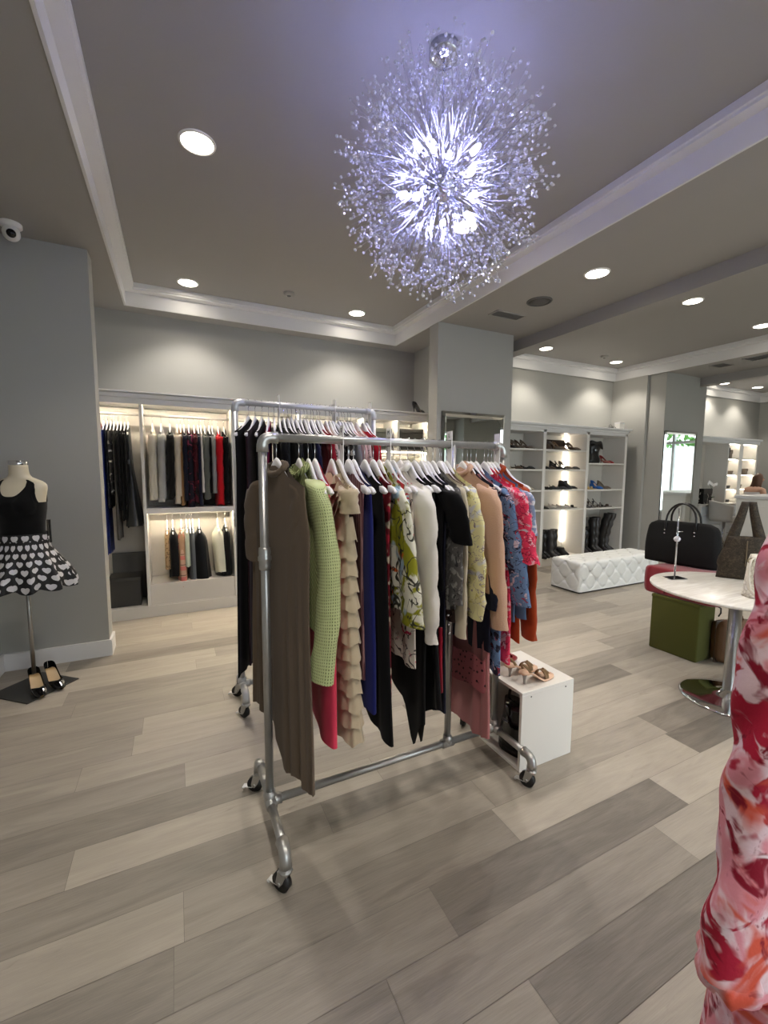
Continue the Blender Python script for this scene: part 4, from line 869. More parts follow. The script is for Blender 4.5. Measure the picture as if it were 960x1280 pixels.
# ------------------------------------------------------------------ shoes (local frame: toe towards +x, sole on z = 0)
def pump_mesh(heel=.085, L=.235, mats=None, toe=.22, insole=True, openness=1.0):
    """closed-toe court shoe; heel 0 gives a flat"""
    mb = MB(); N = 26; M_ = 18; rings = []
    def zb(s): return heel * (1 - smooth((s - .16) / .46)) + .003
    def hw_(s): return .001 + (.0325 * math.sin(PI / 2 * min(1, s / .16)) ** .5 if s < .2 else lerp(.0325, .040, smooth((s - .2) / .45)) if s < .66 else .040 * math.sqrt(max(0, 1 - ((s - .66) / .345) ** 2)) ** .8)
    for j in range(N + 1):
        s = j / N; hgt = lerp(.055, .026, smooth(s / .3)) if s < .3 else lerp(.026, .048, smooth((s - .45) / .2)) if s < .75 else lerp(.048, .016, (s - .75) / .25)
        close = smooth((s - .60) / .12); ang = lerp(.58, 1.0, close) * PI
        ring = []
        for i in range(M_ + 1):
            a = -ang + 2 * ang * i / M_
            y = hw_(s) * math.copysign(abs(math.sin(a)) ** .7, math.sin(a)); zz = -math.cos(a)
            z = zb(s) + hgt * .5 * (1 + zz) if close > .5 else zb(s) + hgt * (.5 * (1 + zz)) / (.5 * (1 + math.cos(PI - ang)) + 1e-6) * 1.0
            ring.append(((s - .5) * L, y, z))
        rings.append(ring)
    mb.rings(rings, 0, False)
    ins = []
    for j in range(2, N - 7):
        s = j / N; ins.append([((s - .5) * L, hw_(s) * .93 * t, zb(s) + .006 + .004 * abs(t)) for t in (-1, -.5, 0, .5, 1)])
    mb.rings(ins, 1, False)
    if heel > .02:
        mb.lathe([(.006, .0), (.0055, heel * .25), (.007, heel * .55), (.016, heel * .92), (.022, heel + .004)], 12, (-.5 * L + .03, 0, 0), 0)
    else: mb.box(-.5 * L + .004, -.5 * L + .05, -.026, .026, -.0, .006, 0)
    return mb
def sandal_mb(heel=.05, L=.235):
    mb = MB()
    def zb(s): return heel * (1 - smooth((s - .16) / .46)) + .002
    def hw_(s): return (.018 + .012 * smooth(s * 8)) if s < .2 else lerp(.030, .040, smooth((s - .2) / .45)) if s < .7 else .040 * math.sqrt(max(.02, 1 - ((s - .7) / .305) ** 2))
    N = 22; rings = []
    for j in range(N + 1):
        s = j / N; w_ = hw_(s); z = zb(s); x = (s - .5) * L
        rings.append([(x, -w_, z), (x, 0, z - .002), (x, w_, z), (x, w_ * .97, z + .009), (x, 0, z + .007), (x, -w_ * .97, z + .009)])
    mb.rings(rings, 1); return mb, zb, hw_
def strap(mb, x, w_, z, h, wid=.022, mi=0, lean=0.0):
    rg = []
    for k in range(13):
        a = PI * k / 12; y = -w_ * math.cos(a); zz = z + h * math.sin(a)
        rg.append([(x - wid / 2 + lean * math.sin(a), y, zz), (x + wid / 2 + lean * math.sin(a), y, zz), (x + wid / 2 + lean * math.sin(a), y * 1.04, zz + .003), (x - wid / 2 + lean * math.sin(a), y * 1.04, zz + .003)])
    mb.rings(rg, mi); return mb
def boot_mb(H=.5, L=.24, heel=.03, slump=0.0, shaft=.055):
    mb = MB(); rings = []; N = 20; rows = 26
    for j in range(rows + 1):
        z = heel * .0 + H * (j / rows) ** 1.3
        if z < .11: xf = lerp(L * .62, .07, smooth((z - .02) / .09)); hw_ = lerp(.040, .042, z / .11); xb = -.08 + .012 * smooth(z / .1)
        else: k = smooth((z - .11) / (H * .6)); xf = lerp(.07, shaft + .02, k) * 1.0; hw_ = lerp(.042, shaft, k); xb = lerp(-.068, -shaft, k)
        if z < .015: xf *= .985
        c = (xf + xb) / 2; rx = (xf - xb) / 2; off = slump * max(0, (z - .2) / (H - .2)) ** 1.6 + (.006 * math.sin(z * 45) if H > .3 else 0)
        rings.append([(c + off + rx * math.copysign(abs(math.cos(a)) ** .85, math.cos(a)), hw_ * math.sin(a), z + heel * (1 - smooth((math.cos(a) * rx + c + .07) / .12)) * max(0, 1 - z / .1) + .001 - (.35 * slump * math.cos(a) * .3 * max(0, (z - .2) / (H - .2)))) for a in [2 * PI * i / N for i in range(N)]])
    mb.rings(rings, 0, True, (True, False))
    top = rings[-1]; c = Vector((sum(p[0] for p in top) / N, 0, sum(p[2] for p in top) / N))
    mb.rings([top, [tuple(Vector(p).lerp(c, .12)) for p in top], [tuple(Vector(p).lerp(c, .15) - Vector((0, 0, .08))) for p in top]], 0, True, (False, True))
    mb.box(-.078, -.02, -.034, .034, 0, heel + .006, 0, r=.005); return mb
LE = lambda n, c, r=.4: MAT(n, c, r, var=.06, vs=10, spec=.5)
lblk = LE('black leather', (18, 17, 17), .35); lbrn = LE('dark brown leather', (74, 56, 42)); ltan = LE('tan leather', (140, 112, 88)); lgry = LE('taupe suede', (120, 108, 96), .8); lsil = LE('silver leather', (176, 170, 162), .3); lpnk = LE('dusty pink leather', (176, 110, 100)); lcrm = LE('cream leather', (206, 196, 176)); lyel = LE('pale gold leather', (214, 184, 120), .3); lblu = LE('bright blue suede', (44, 110, 196), .7); lred = LE('dark red leather', (140, 24, 30)); insl = LE('insole tan', (196, 168, 136), .5); lgra = LE('graphite leather', (60, 58, 58))
SHM = {}
def shoe(kind, m, label, x, y, z, rz=0.0, group=None, sc_=1.0, name=None):
    key = (kind, m.name)
    if key not in SHM:
        if kind == 'pump': me = pump_mesh(.088).mesh('pump', [m, insl])
        elif kind == 'flat': me = pump_mesh(.004).mesh('flat', [m, insl])
        elif kind == 'sandal':
            mb, zb, hh_ = sandal_mb(.02); strap(mb, .035, .036, zb(.65), .042, .03); strap(mb, -.07, .026, zb(.2), .05, .01, lean=-.02); me = mb.mesh('sandal', [m, m])
        elif kind == 'heel_sandal':
            mb, zb, hh_ = sandal_mb(.085); strap(mb, .05, .037, zb(.7), .036, .02); strap(mb, -.075, .026, zb(.18), .055, .012, lean=-.03); mb.lathe([(.006, 0), (.006, .04), (.016, .088)], 10, (-.092, 0, 0)); me = mb.mesh('heel_sandal', [m, m])
        elif kind == 'wedge':
            mb = pump_mesh(.09); mb.prism([(-.115, 0), (.06, 0), (.0, .02), (-.06, .085), (-.115, .092)], -.03, .03, 'y'); me = mb.mesh('wedge', [m, insl])
        elif kind == 'bootie': me = boot_mb(.14, .24, .03, 0, .045).mesh('bootie', [m])
        elif kind == 'boot': me = boot_mb(.44, .24, .03, 0).mesh('boot', [m])
        elif kind == 'tall': me = boot_mb(.60, .25, .035, 0, .06).mesh('tall', [m])
        elif kind == 'slouch': me = boot_mb(.66, .25, .035, .09, .062).mesh('slouch', [m])
        SHM[key] = me
    nm = name or {'pump': 'court_shoe', 'flat': 'flat_shoe', 'sandal': 'sandal', 'heel_sandal': 'heeled_sandal', 'wedge': 'wedge_shoe', 'bootie': 'ankle_boot', 'boot': 'boot', 'tall': 'tall_boot', 'slouch': 'slouch_boot'}[kind]
    o = use(SHM[key], nm, None, (x, y, z), rz, sc_); return tag(o, label, 'boot' if 'boot' in nm else 'shoe', group)

# ------------------------------------------------------------------ shoe wall
sw = thing('shoe_shelving', 'white open shoe shelving with three columns and a lit middle strip', 'shelving', (0, YW, 0))
SX = [4.14, 5.108, 6.07, 7.02]; SD = YB - YW - .004
MB().box(SX[0], SX[-1], SD - .018, SD, 0, 2.14).build('back_panel', bead, sw)
for x in SX: MB().box(x - .03, x + .03, 0, SD - .02, .0, 2.15, r=.002).build('side_panel', whitem, sw)
MB().box(SX[0], SX[-1], .005, SD - .02, 0, .125, r=.003).build('plinth', bead, sw)
MB().box(SX[0] - .03, SX[-1] + .03, 0, SD - .02, 2.11, 2.16).box(SX[0] - .04, SX[-1] + .04, -.02, SD, 2.16, 2.20, r=.008).box(SX[0] - .05, SX[-1] + .07, -.05, SD, 2.20, 2.235, r=.006).build('cornice', trimm, sw)
ROWS = [[1.85, 1.54, 1.22, .91], [1.85, 1.54, 1.22, .91], [1.65, 1.21, .90]]
for c in range(3):
    for z in ROWS[c]: MB().box(SX[c] + .031, SX[c + 1] - .031, .004, SD - .02, z - .024, z, r=.002).build('shelf', whitem, sw)
led2 = EMIT('shelf led strip', (255, 242, 220), LED2)
lx = 6.02
for z0, z1 in ((1.90, 2.08), (1.56, 1.81), (1.24, 1.5), (.93, 1.18), (.3, .87)): MB().box(lx - .012, lx + .012, SD - .034, SD - .02, z0, z1).build('led_strip', led2, sw)
CN = ['left', 'middle', 'right']; RN = ['top', 'second', 'third', 'fourth']
def row(col, r, items):
    z = (ROWS[col][r] if r < len(ROWS[col]) else .125) + .0005
    where = '%s shelf, %s shoe column' % (RN[r] if r < len(ROWS[col]) else 'lowest', CN[col])
    n = 0
    for (kind, m, fx, yy, rz, desc) in items:
        x = SX[col] + .04 + fx * (SX[col + 1] - SX[col] - .08)
        shoe(kind, m, '%s, %s from left on the %s' % (desc, ordinal(n), where), x, YW + yy, z, rz, 'shoes on the shoe shelving'); n += 1
P = PI
row(0, 0, [('pump', lblk, .40, .16, -.9, 'black court shoe'), ('pump', lbrn, .50, .17, -1.1, 'brown court shoe'), ('pump', lgry, .60, .16, -1.0, 'taupe court shoe'), ('pump', lbrn, .70, .17, -.9, 'dark brown court shoe'), ('pump', lgry, .81, .15, -.8, 'taupe suede court shoe')])
row(0, 1, [('sandal', lcrm, .36, .14, -1.0, 'cream flat sandal'), ('flat', lbrn, .55, .15, -.6, 'brown flat shoe'), ('sandal', lblk, .68, .15, -.8, 'black flat sandal'), ('flat', lblk, .83, .15, -.5, 'black flat shoe')])
row(0, 2, [('flat', lcrm, .80, .14, -.6, 'cream flat shoe')])
row(0, 3, [('sandal', lblk, .62, .14, -.9, 'black strappy sandal'), ('flat', lblk, .80, .15, -.5, 'black flat shoe')])
row(1, 0, [('bootie', lbrn, .09, .16, -1.2, 'brown ankle boot'), ('pump', lgry, .34, .10, -1.1, 'taupe court shoe'), ('pump', ltan, .43, .10, -1.1, 'tan court shoe'), ('pump', lbrn, .72, .12, -1.3, 'brown court shoe'), ('pump', lgry, .82, .12, -1.2, 'grey brown court shoe')])
t = thing('clutch_bag', 'wide dark brown clutch bag behind the shoes on the middle column top shelf', 'bag', (SX[1] + .51, YW + .30, 1.8505)); MB().box(-.22, .22, -.035, .035, 0, .17, r=.025, seg=3, sm=True).build('bag_body', lbrn, t); MB().box(-.222, .222, -.041, -.02, .07, .172, r=.012, sm=True).build('flap', LE('brown flap leather', (64, 48, 37)), t)
row(1, 1, [('flat', lblk, .10, .15, -.7, 'black flat shoe'), ('flat', lbrn, .24, .15, -.6, 'brown flat shoe'), ('wedge', lblk, .46, .16, -.9, 'chunky black wedge shoe'), ('heel_sandal', lblk, .58, .16, -1.0, 'black heeled sandal'), ('pump', lgry, .71, .17, -1.0, 'grey court shoe'), ('flat', lgra, .86, .14, -.4, 'graphite flat shoe')])
row(1, 2, [('sandal', lblk, .07, .15, -1.2, 'black sandal'), ('sandal', lblk, .17, .15, -1.1, 'wide black sandal'), ('flat', lblk, .30, .15, -.6, 'black flat shoe'), ('sandal', lgra, .43, .15, -.8, 'graphite sandal'), ('flat', lgra, .55, .15, -.6, 'graphite flat shoe'), ('bootie', lblk, .66, .18, -1.0, 'black ankle boot'), ('flat', lblk, .83, .15, -.4, 'pointed black flat shoe')])
row(1, 3, [('pump', lblk, .10, .15, -.9, 'black court shoe'), ('flat', lsil, .30, .15, -.8, 'silver flat shoe'), ('sandal', lsil, .43, .15, -.9, 'silver sandal'), ('flat', lsil, .56, .15, -.8, 'bright silver flat shoe'), ('flat', lsil, .67, .15, -.7, 'pale silver flat shoe'), ('sandal', lblk, .84, .15, -.5, 'black slingback sandal')])
row(1, 4, [('boot', lblk, .05, .12, -1.4, 'black mid-height boot'), ('boot', lblk, .18, .16, -1.4, 'grey-topped black boot'), ('boot', lgra, .31, .12, -1.3, 'graphite boot'), ('boot', lblk, .44, .16, -1.3, 'black wide-topped boot'), ('bootie', lblk, .59, .12, -.9, 'black pointed ankle boot')])
row(2, 0, [('pump', lpnk, .60, .14, -.8, 'dusty pink court shoe'), ('pump', lred, .72, .15, -.8, 'red brown court shoe')])
t = thing('shoulder_bag', 'dark olive shoulder bag at the left of the right column top shelf', 'bag', (SX[2] + .13, YW + .2, 1.6505)); MB().box(-.07, .07, -.1, .1, 0, .17, r=.03, seg=3, sm=True).build('bag_body', LE('olive leather', (66, 60, 30)), t); MB().tube([(0, -.07, .16), (0, -.06, .22), (0, 0, .25), (0, .06, .22), (0, .07, .16)], .006, 8).build('handle', lblk, t)
t = thing('slouchy_bag', 'crumpled black leather bag on the right column top shelf', 'bag', (SX[2] + .33, YW + .18, 1.6505))
rg = []
for j in range(10):
    v = j / 9; rr = lerp(.13, .10, v) * (1 + .12 * math.sin(9 * v)); rg.append([(rr * 1.15 * math.cos(a) * (1 + .07 * math.sin(4 * a + 6 * v)) + .03 * v, rr * .7 * math.sin(a) * (1 + .07 * math.sin(5 * a + 4 * v)), .33 * v + .02 * math.sin(3 * a) * v) for a in [2 * PI * i / 28 for i in range(28)]])
MB().rings(rg).build('bag_body', MAT('crumpled black leather', (17, 16, 18), .32, var=.1, bmp=.6, bs=40), t)
rg = []
for j in range(6):
    v = j / 5; rg.append([(.14 * math.cos(a) + .05 * v + .04, .085 * math.sin(a), .325 + .05 * math.sin(v * PI) - .08 * v * max(0, math.cos(a)) + .012 * math.sin(4 * a)) for a in [2 * PI * i / 28 for i in range(28)]])
MB().rings(rg, 0, True, (True, True)).build('flap', lblk, t); MB().box(-.05, .0, -.098, -.088, .2, .235, r=.004).build('buckle', chrome, t)
row(2, 1, [('sandal', lyel, .13, .12, -1.0, 'pale gold sandal'), ('sandal', lyel, .24, .14, -.8, 'second pale gold sandal'), ('wedge', lblu, .47, .15, -1.5, 'bright blue suede shoe'), ('wedge', lgry, .70, .16, -.6, 'taupe suede wedge shoe')])
row(2, 2, [('heel_sandal', lblk, .10, .14, -1.0, 'black heeled sandal'), ('heel_sandal', lgra, .25, .15, -.9, 'graphite heeled sandal'), ('heel_sandal', lbrn, .42, .15, -.9, 'dark brown heeled sandal'), ('heel_sandal', lblk, .56, .15, -.8, 'black strappy heeled sandal'), ('sandal', lbrn, .73, .14, -.5, 'brown flat sandal')])
row(2, 3, [('boot', lgra, .06, .12, -1.4, 'graphite boot'), ('boot', lblk, .20, .16, -1.4, 'black boot'), ('tall', lblk, .345, .12, -1.3, 'tall black boot'), ('tall', lgra, .49, .16, -1.3, 'tall graphite boot'), ('slouch', lblk, .635, .12, -1.1, 'black over-knee boot with folded top'), ('slouch', lgra, .80, .16, -1.0, 'drooping graphite over-knee boot')])
t = thing('white_gift_box', 'small white box standing on top of the shoe shelving', 'box', (6.98, YW + .12, 2.2355)); MB().box(-.06, .06, -.05, .05, 0, .12, r=.003).build('box_body', whitem, t); MB().box(-.062, .062, -.052, .052, .095, .125, r=.003).build('lid', trimm, t)
shoe('sandal', lblk, 'black sandal lying on top of the shoe shelving beside the white box', 6.78, YW + .1, 2.2355, .2)
shoe('pump', lblk, 'black court shoe on top of the wardrobe cornice beside the column', 2.90, YW + .07, 2.2525, .3)

# ------------------------------------------------------------------ tufted ottoman
def ottoman(x0, x1, y0, y1, h):
    t = thing('tufted_ottoman', 'long white button-tufted ottoman bench in front of the shoe shelving', 'ottoman', ((x0 + x1) / 2, (y0 + y1) / 2, 0))
    hx, hy = (x1 - x0) / 2, (y1 - y0) / 2; z0 = .02
    s = .118
    def tuft(a, b):
        u = a / s; v = b / s
        p = (u + v) / 2; q = (u - v) / 2
        dp = abs(p - round(p)); dq = abs(q - round(q))
        rr = math.hypot(dp, dq)
        crease = min(dp, dq)
        return -.026 * math.exp(-(rr / .17) ** 2) - .010 * math.exp(-(crease / .06) ** 2)
    mb = MB()
    def face(fn, nu, nv):
        vs = [fn(i / nu, j / nv) for j in range(nv + 1) for i in range(nu + 1)]
        mb.add(vs, [(j * (nu + 1) + i, j * (nu + 1) + i + 1, (j + 1) * (nu + 1) + i + 1, (j + 1) * (nu + 1) + i) for j in range(nv) for i in range(nu)], 0)
    def edge(a, L): return smooth(min(a, L - a) / .05)
    def rnd_(p):
        c = Vector((max(-hx + .05, min(hx - .05, p[0])), max(-hy + .05, min(hy - .05, p[1])), min(h - .05, p[2]))); d = Vector(p) - c
        if d.length > 1e-6 and d.length > .05: d = d.normalized() * (.05 + 0.0)
        return c + d
    Lx, Ly = 2 * hx, 2 * hy
    def top(u, v):
        p = rnd_((-hx + u * Lx, -hy + v * Ly, h)); k = edge(u * Lx, Lx) * edge(v * Ly, Ly); return (p[0], p[1], p[2] + tuft(u * Lx - hx, v * Ly - hy) * k)
    def side(axis, sg):
        def f(u, v):
            if axis == 'y': p = rnd_((-hx + u * Lx, sg * hy, z0 + v * (h - z0))); k = edge(u * Lx, Lx) * smooth((h - p[2]) / .05) * smooth((p[2] - z0) / .04); return (p[0], p[1] - sg * -tuft(u * Lx - hx, v * (h - z0) + s) * k, p[2])
            p = rnd_((sg * hx, -hy + u * Ly, z0 + v * (h - z0))); k = edge(u * Ly, Ly) * smooth((h - p[2]) / .05) * smooth((p[2] - z0) / .04); return (p[0] - sg * -tuft(u * Ly - hy, v * (h - z0) + s) * k, p[1], p[2])
        return f
    face(top, 150, 48)
    face(side('y', -1), 150, 40); face(side('y', 1), 150, 40); face(side('x', -1), 48, 40); face(side('x', 1), 48, 40)
    mb.build('upholstery', MAT('white faux leather', (228, 229, 226), .38, var=.02, vs=6, spec=.45), t)
    MB().box(-hx + .02, hx - .02, -hy + .02, hy - .02, 0, .03).build('base_frame', lblk, t)
    bt = []
    btn = MB().ball((0, 0, 0), .012, 12, 8, sz=.6).mesh('button', MAT('white faux leather', (228, 229, 226)))
    n = 0
    for i in range(-20, 21):
        for j in range(-12, 13):
            if (i + j) % 2: continue
            a, b = i * s, j * s
            if abs(a) < hx - .05 and abs(b) < hy - .05: use(btn, 'button', t, (a, b, h - .030)); n += 1
            zz = z0 + (b - s)
            if abs(a) < hx - .05 and z0 + .04 < zz < h - .05 and j > -6: use(btn, 'button', t, (a, -hy + .030, zz), rot=(PI / 2, 0, 0))
            if abs(a) < hy - .05 and z0 + .04 < zz < h - .05: use(btn, 'button', t, (-hx + .030, a, zz), rot=(0, -PI / 2, 0))
    return t
ottoman(4.41, 6.0, 3.55, 4.02, .395)

# ------------------------------------------------------------------ white cube with sandals
cbx, cby, cbw, cbd, cbh = 1.492, 1.495, .36, .39, .415
t = thing('display_cube', 'white open-sided display cube on the floor at the right end of the rack', 'display cube', (cbx, cby, 0)); th = .016
MB().box(0, cbw, 0, th, 0, cbh - th, r=.001).build('front_panel', whitem, t); MB().box(0, cbw, cbd - th, cbd, 0, cbh - th, r=.001).build('rear_panel', whitem, t)
MB().box(cbw - th, cbw, th, cbd - th, 0, cbh - th).build('end_panel', whitem, t); MB().box(0, cbw, 0, cbd, cbh - th, cbh, r=.0015).build('top_panel', whitem, t); MB().box(0, cbw - th, th, cbd - th, 0, th).build('bottom_panel', whitem, t)
mb = MB()
for x, z in ((.06, cbh - .03), (.30, cbh - .03)): mb.tube([(x, -.0012, z), (x, .001, z)], .004, 10)
mb.build('screw_cap', dgm, t)
def heeled_sandal(x, y, rz, label):
    mb, zb, hh_ = sandal_mb(.055, .235)
    t = thing('heeled_sandal', label, 'shoe', (x, y, cbh + .0005), rz, 'sandals on the white cube')
    mb.m = [0] * len(mb.m); mb.build('sole', LE('nude insole', (214, 178, 150), .45), t)
    m = MB(); strap(m, .035, .036, zb(.62), .044, .03, lean=.005); strap(m, -.07, .027, zb(.2), .046, .016, lean=-.03); m.build('strap', LE('bronze strap', (112, 84, 50), .35), t)
    m = MB().tube([(.04, 0, zb(.65) + .045), (.07, 0, zb(.8) + .028), (.095, 0, zb(.9) + .012)], .003, 8)
    for k in range(4): m.ball((.045 + .012 * k, 0, zb(.68) + .047 - .009 * k), .007, 8, 6)
    m.build('toe_thong', LE('gold bead trim', (120, 92, 58), .3), t)
    MB().lathe([(.006, 0), (.0065, .02), (.011, .042), (.019, .058)], 12, (-.09, 0, 0)).build('heel', LE('silver heel', (150, 144, 138), .3), t)
    return t
heeled_sandal(cbx + .17, cby + .075, .05, 'nude sandal with bronze strap on the white cube, nearer the viewer')
heeled_sandal(cbx + .16, cby + .175, .10, 'nude sandal with bronze strap on the white cube, farther one of the pair')
def red_pump(x, y, rz, label):
    t = thing('red_court_shoe', label, 'shoe', (x, y, cbh + .0005), rz, 'red court shoes on the white cube'); me = pump_mesh(.078, .225)
    me.build('upper', [LE('burgundy leather', (132, 26, 36), .4), LE('red insole', (150, 60, 60), .5)], t)
red_pump(cbx + .14, cby + .29, .28, 'dark red court shoe on the white cube behind the sandals')
t = thing('shiny_bag', 'shiny black bag stored inside the white display cube', 'bag', (cbx + .10, cby + .14, th + .0005))
rg = [[(lerp(.07, .05, v) * math.cos(a) * (1 + .08 * math.sin(3 * a + 5 * v)), lerp(.10, .08, v) * math.sin(a) * (1 + .06 * math.sin(4 * a - 4 * v)), .26 * v) for a in [2 * PI * i / 24 for i in range(24)]] for v in [k / 9 for k in range(10)]]
MB().rings(rg).build('bag_body', MAT('black patent', (12, 12, 13), .12, var=.1, bmp=.4, bs=30), t); MB().tube([(0, -.06, .25), (0, -.05, .31), (0, 0, .335), (0, .05, .31), (0, .06, .25)], .008, 8).build('handle', lblk, t); MB().box(-.078, -.066, -.02, .02, .17, .185, r=.004).build('clasp', chrome, t)

# ------------------------------------------------------------------ round table with its bags
TX, TY, TH, TRd = 3.255, 1.425, .75, .485
t = thing('pedestal_table', 'round white-topped pedestal table with chrome trumpet base at the right', 'table', (TX, TY, 0))
mrb, nt, b = newmat('pale wood laminate top'); n1 = noise_node(nt, 3, 5); n1.inputs['Distortion'].default_value = 1.2
tc = nt.nodes.new('ShaderNodeTexCoord'); mp = nt.nodes.new('ShaderNodeMapping'); mp.inputs['Scale'].default_value = (1, 9, 1); nt.links.new(tc.outputs['Object'], mp.inputs['Vector']); nt.links.new(mp.outputs['Vector'], n1.inputs['Vector'])
nt.links.new(mixc(nt, step(nt, n1.outputs['Fac'], .35, .7), rgb((206, 202, 194)), rgb((228, 226, 220))), b.inputs['Base Color']); b.inputs['Roughness'].default_value = .28
MB().lathe([(.001, TH - .022), (TRd - .02, TH - .022), (TRd - .003, TH - .017), (TRd, TH - .011), (TRd - .001, TH - .004), (TRd - .005, TH), (.001, TH)], 72, caps=(False, False)).build('table_top', mrb, t)
MB().lathe([(.036, .05), (.036, TH - .03), (.10, TH - .026), (.10, TH - .023), (.001, TH - .023)], 32, caps=(False, False)).build('column', MAT('brushed steel column', (176, 176, 174), .28, 1.0), t)
MB().lathe([(.27, 0), (.275, .006), (.262, .014), (.20, .024), (.11, .036), (.055, .052), (.037, .07)], 56, caps=(True, False)).build('base_plate', chrome, t)
# jewellery stand
t = thing('jewellery_stand', 'chrome T-shaped display stand with clear ball on the round table', 'display stand', (3.165, 1.765, TH + .0005), -.3)
MB().box(-.065, .065, -.045, .045, 0, .006, r=.002).build('base_plate', chrome, t); MB().tube([(0, 0, .005), (0, 0, .50)], .0055, 10).tube([(-.005, 0, .335), (.04, 0, .335)], .003, 8).build('post', chrome, t)
MB().ball((-.012, -.012, .285), .021, 18, 12).build('clear_ball', crys, t)
# olive pedestal with burgundy cushion
t = thing('olive_pedestal', 'olive green upholstered box pedestal behind the round table', 'pedestal', (3.75, 2.0, 0)); olv = FAB('olive cloth', (72, 73, 29), .9, .1, .05)
MB().box(-.115, .115, -.175, .20, 0, .47, r=.012, seg=3, sm=True).build('box_body', olv, t); MB().box(-.118, .118, -.178, .203, .44, .472, r=.01).build('lid', olv, t); MB().tube([(.1, -.185, .44), (.135, -.2, .42), (.14, -.2, .38), (.128, -.19, .35)], .006, 8).build('strap', lblk, t)
t = thing('burgundy_cushion', 'burgundy seat cushion with rounded edges lying on the olive pedestal', 'cushion', (3.82, 2.0, .4725)); bur = FAB('burgundy velvet', (122, 26, 38), .8, .4, .06)
rg = []
for (k, z) in ((.0, .0), (.90, .0), (.955, .006), (.985, .02), (1.0, .05), (1.005, .11), (1.0, .17), (.985, .205), (.955, .22), (.90, .226), (.6, .229), (.0, .229)):
    rg.append([((.185 * k + .008 * math.sin(6 * a) * k) * math.copysign(abs(math.cos(a)) ** .22, math.cos(a)), (.29 * k + .008 * math.sin(7 * a) * k) * math.copysign(abs(math.sin(a)) ** .22, math.sin(a)), z) for a in [2 * PI * (i + .5) / 64 for i in range(64)]])
MB().rings(rg).build('cushion_body', bur, t)
mb = MB()
for yy in (-.12, .10): mb.tube([(-.184, yy, .02), (-.188, yy, .1), (-.183, yy, .205)], .004, 6)
mb.build('seam', FAB('burgundy seam', (84, 16, 26)), t)
# black travel bag
bagb = MAT('black suede', (13, 13, 14), .8, var=.15, vs=20, bmp=.3, bs=150, spec=.25)
t = thing('travel_bag', 'large black handbag with two round handles on the burgundy cushion', 'handbag', (3.945, 2.16, .703), -PI / 2 + .1)
rg = []
for j in range(15):
    v = j / 14; hx = lerp(.285, .262, v) + .012 * math.sin(PI * v) - (.06 * smooth((v - .9) / .1)); hy = lerp(.075, .035, v ** 1.2) + .02 * math.sin(PI * v)
    rg.append([(hx * math.copysign(abs(math.cos(a)) ** .35, math.cos(a)), hy * math.copysign(abs(math.sin(a)) ** .6, math.sin(a)), .365 * v + .004) for a in [2 * PI * i / 48 for i in range(48)]])
MB().rings(rg).build('bag_body', bagb, t)
for s in (-1, 1):
    MB().tube([(-.115, s * .052, .28), (-.115, s * .05, .36)] + [(-.115 * math.cos(PI * k / 12), s * (.045 - .02 * math.sin(PI * k / 12)), .38 + .15 * math.sin(PI * k / 12)) for k in range(13)] + [(.115, s * .05, .36), (.115, s * .052, .28)], .0085, 10).build('handle', lblk, t)
    MB().box(s * .255 - .012, s * .255 + .012, -.015, .015, .29, .325, r=.004).build('side_tab', lblk, t)
mb = MB()
for x in (-.115, .115):
    for z in (.265, .295):
        for s in (-1, 1): mb.ball((x, s * .064, z), .0075, 10, 6)
mb.build('rivet', chrome, t)
# hobo bag
hob = PRINT('dark brown weave', (50, 43, 34), [((68, 58, 44), 'warp', 40, .5, .6, 1), ((34, 29, 23), 'line', 44, .01, .03, 3)], .6)
t = thing('hobo_bag', 'dark brown patterned hobo bag standing on the far side of the round table', 'handbag', (3.585, 1.545, TH + .0005), -.95)
rg = []
for j in range(16):
    v = j / 15; hx = .155 * (1 - .08 * math.sin(PI * v)) if v < .3 else lerp(.155, .105, smooth((v - .3) / .7)); hy = .06 * (math.sin(PI * min(.5, .12 + v * .6))) * (1 - .55 * v)
    rg.append([(hx * math.copysign(abs(math.cos(a)) ** .7, math.cos(a)) - .0, hy * math.sin(a), .305 * v - .02 * math.cos(a) ** 2 * v * 0) for a in [2 * PI * i / 40 for i in range(40)]])
MB().rings(rg).build('bag_body', hob, t)
def wing(sg):
    r_ = []
    for k in range(15):
        v = k / 14; x = sg * lerp(.085, .020, smooth(v) * .5 + .5 * v); z = .22 + .33 * v; wv = lerp(.075, .040, v)
        r_.append([(x - wv * .5, -.010, z), (x + wv * .5, -.010, z), (x + wv * .5, .010, z), (x - wv * .5, .010, z)])
    return MB().rings(r_)
for sg in (-1, 1): wing(sg).build('handle', hob, t)
MB().box(-.003, .003, -.05, -.045, .1, .28).build('seam', LE('brown seam', (96, 82, 62)), t)
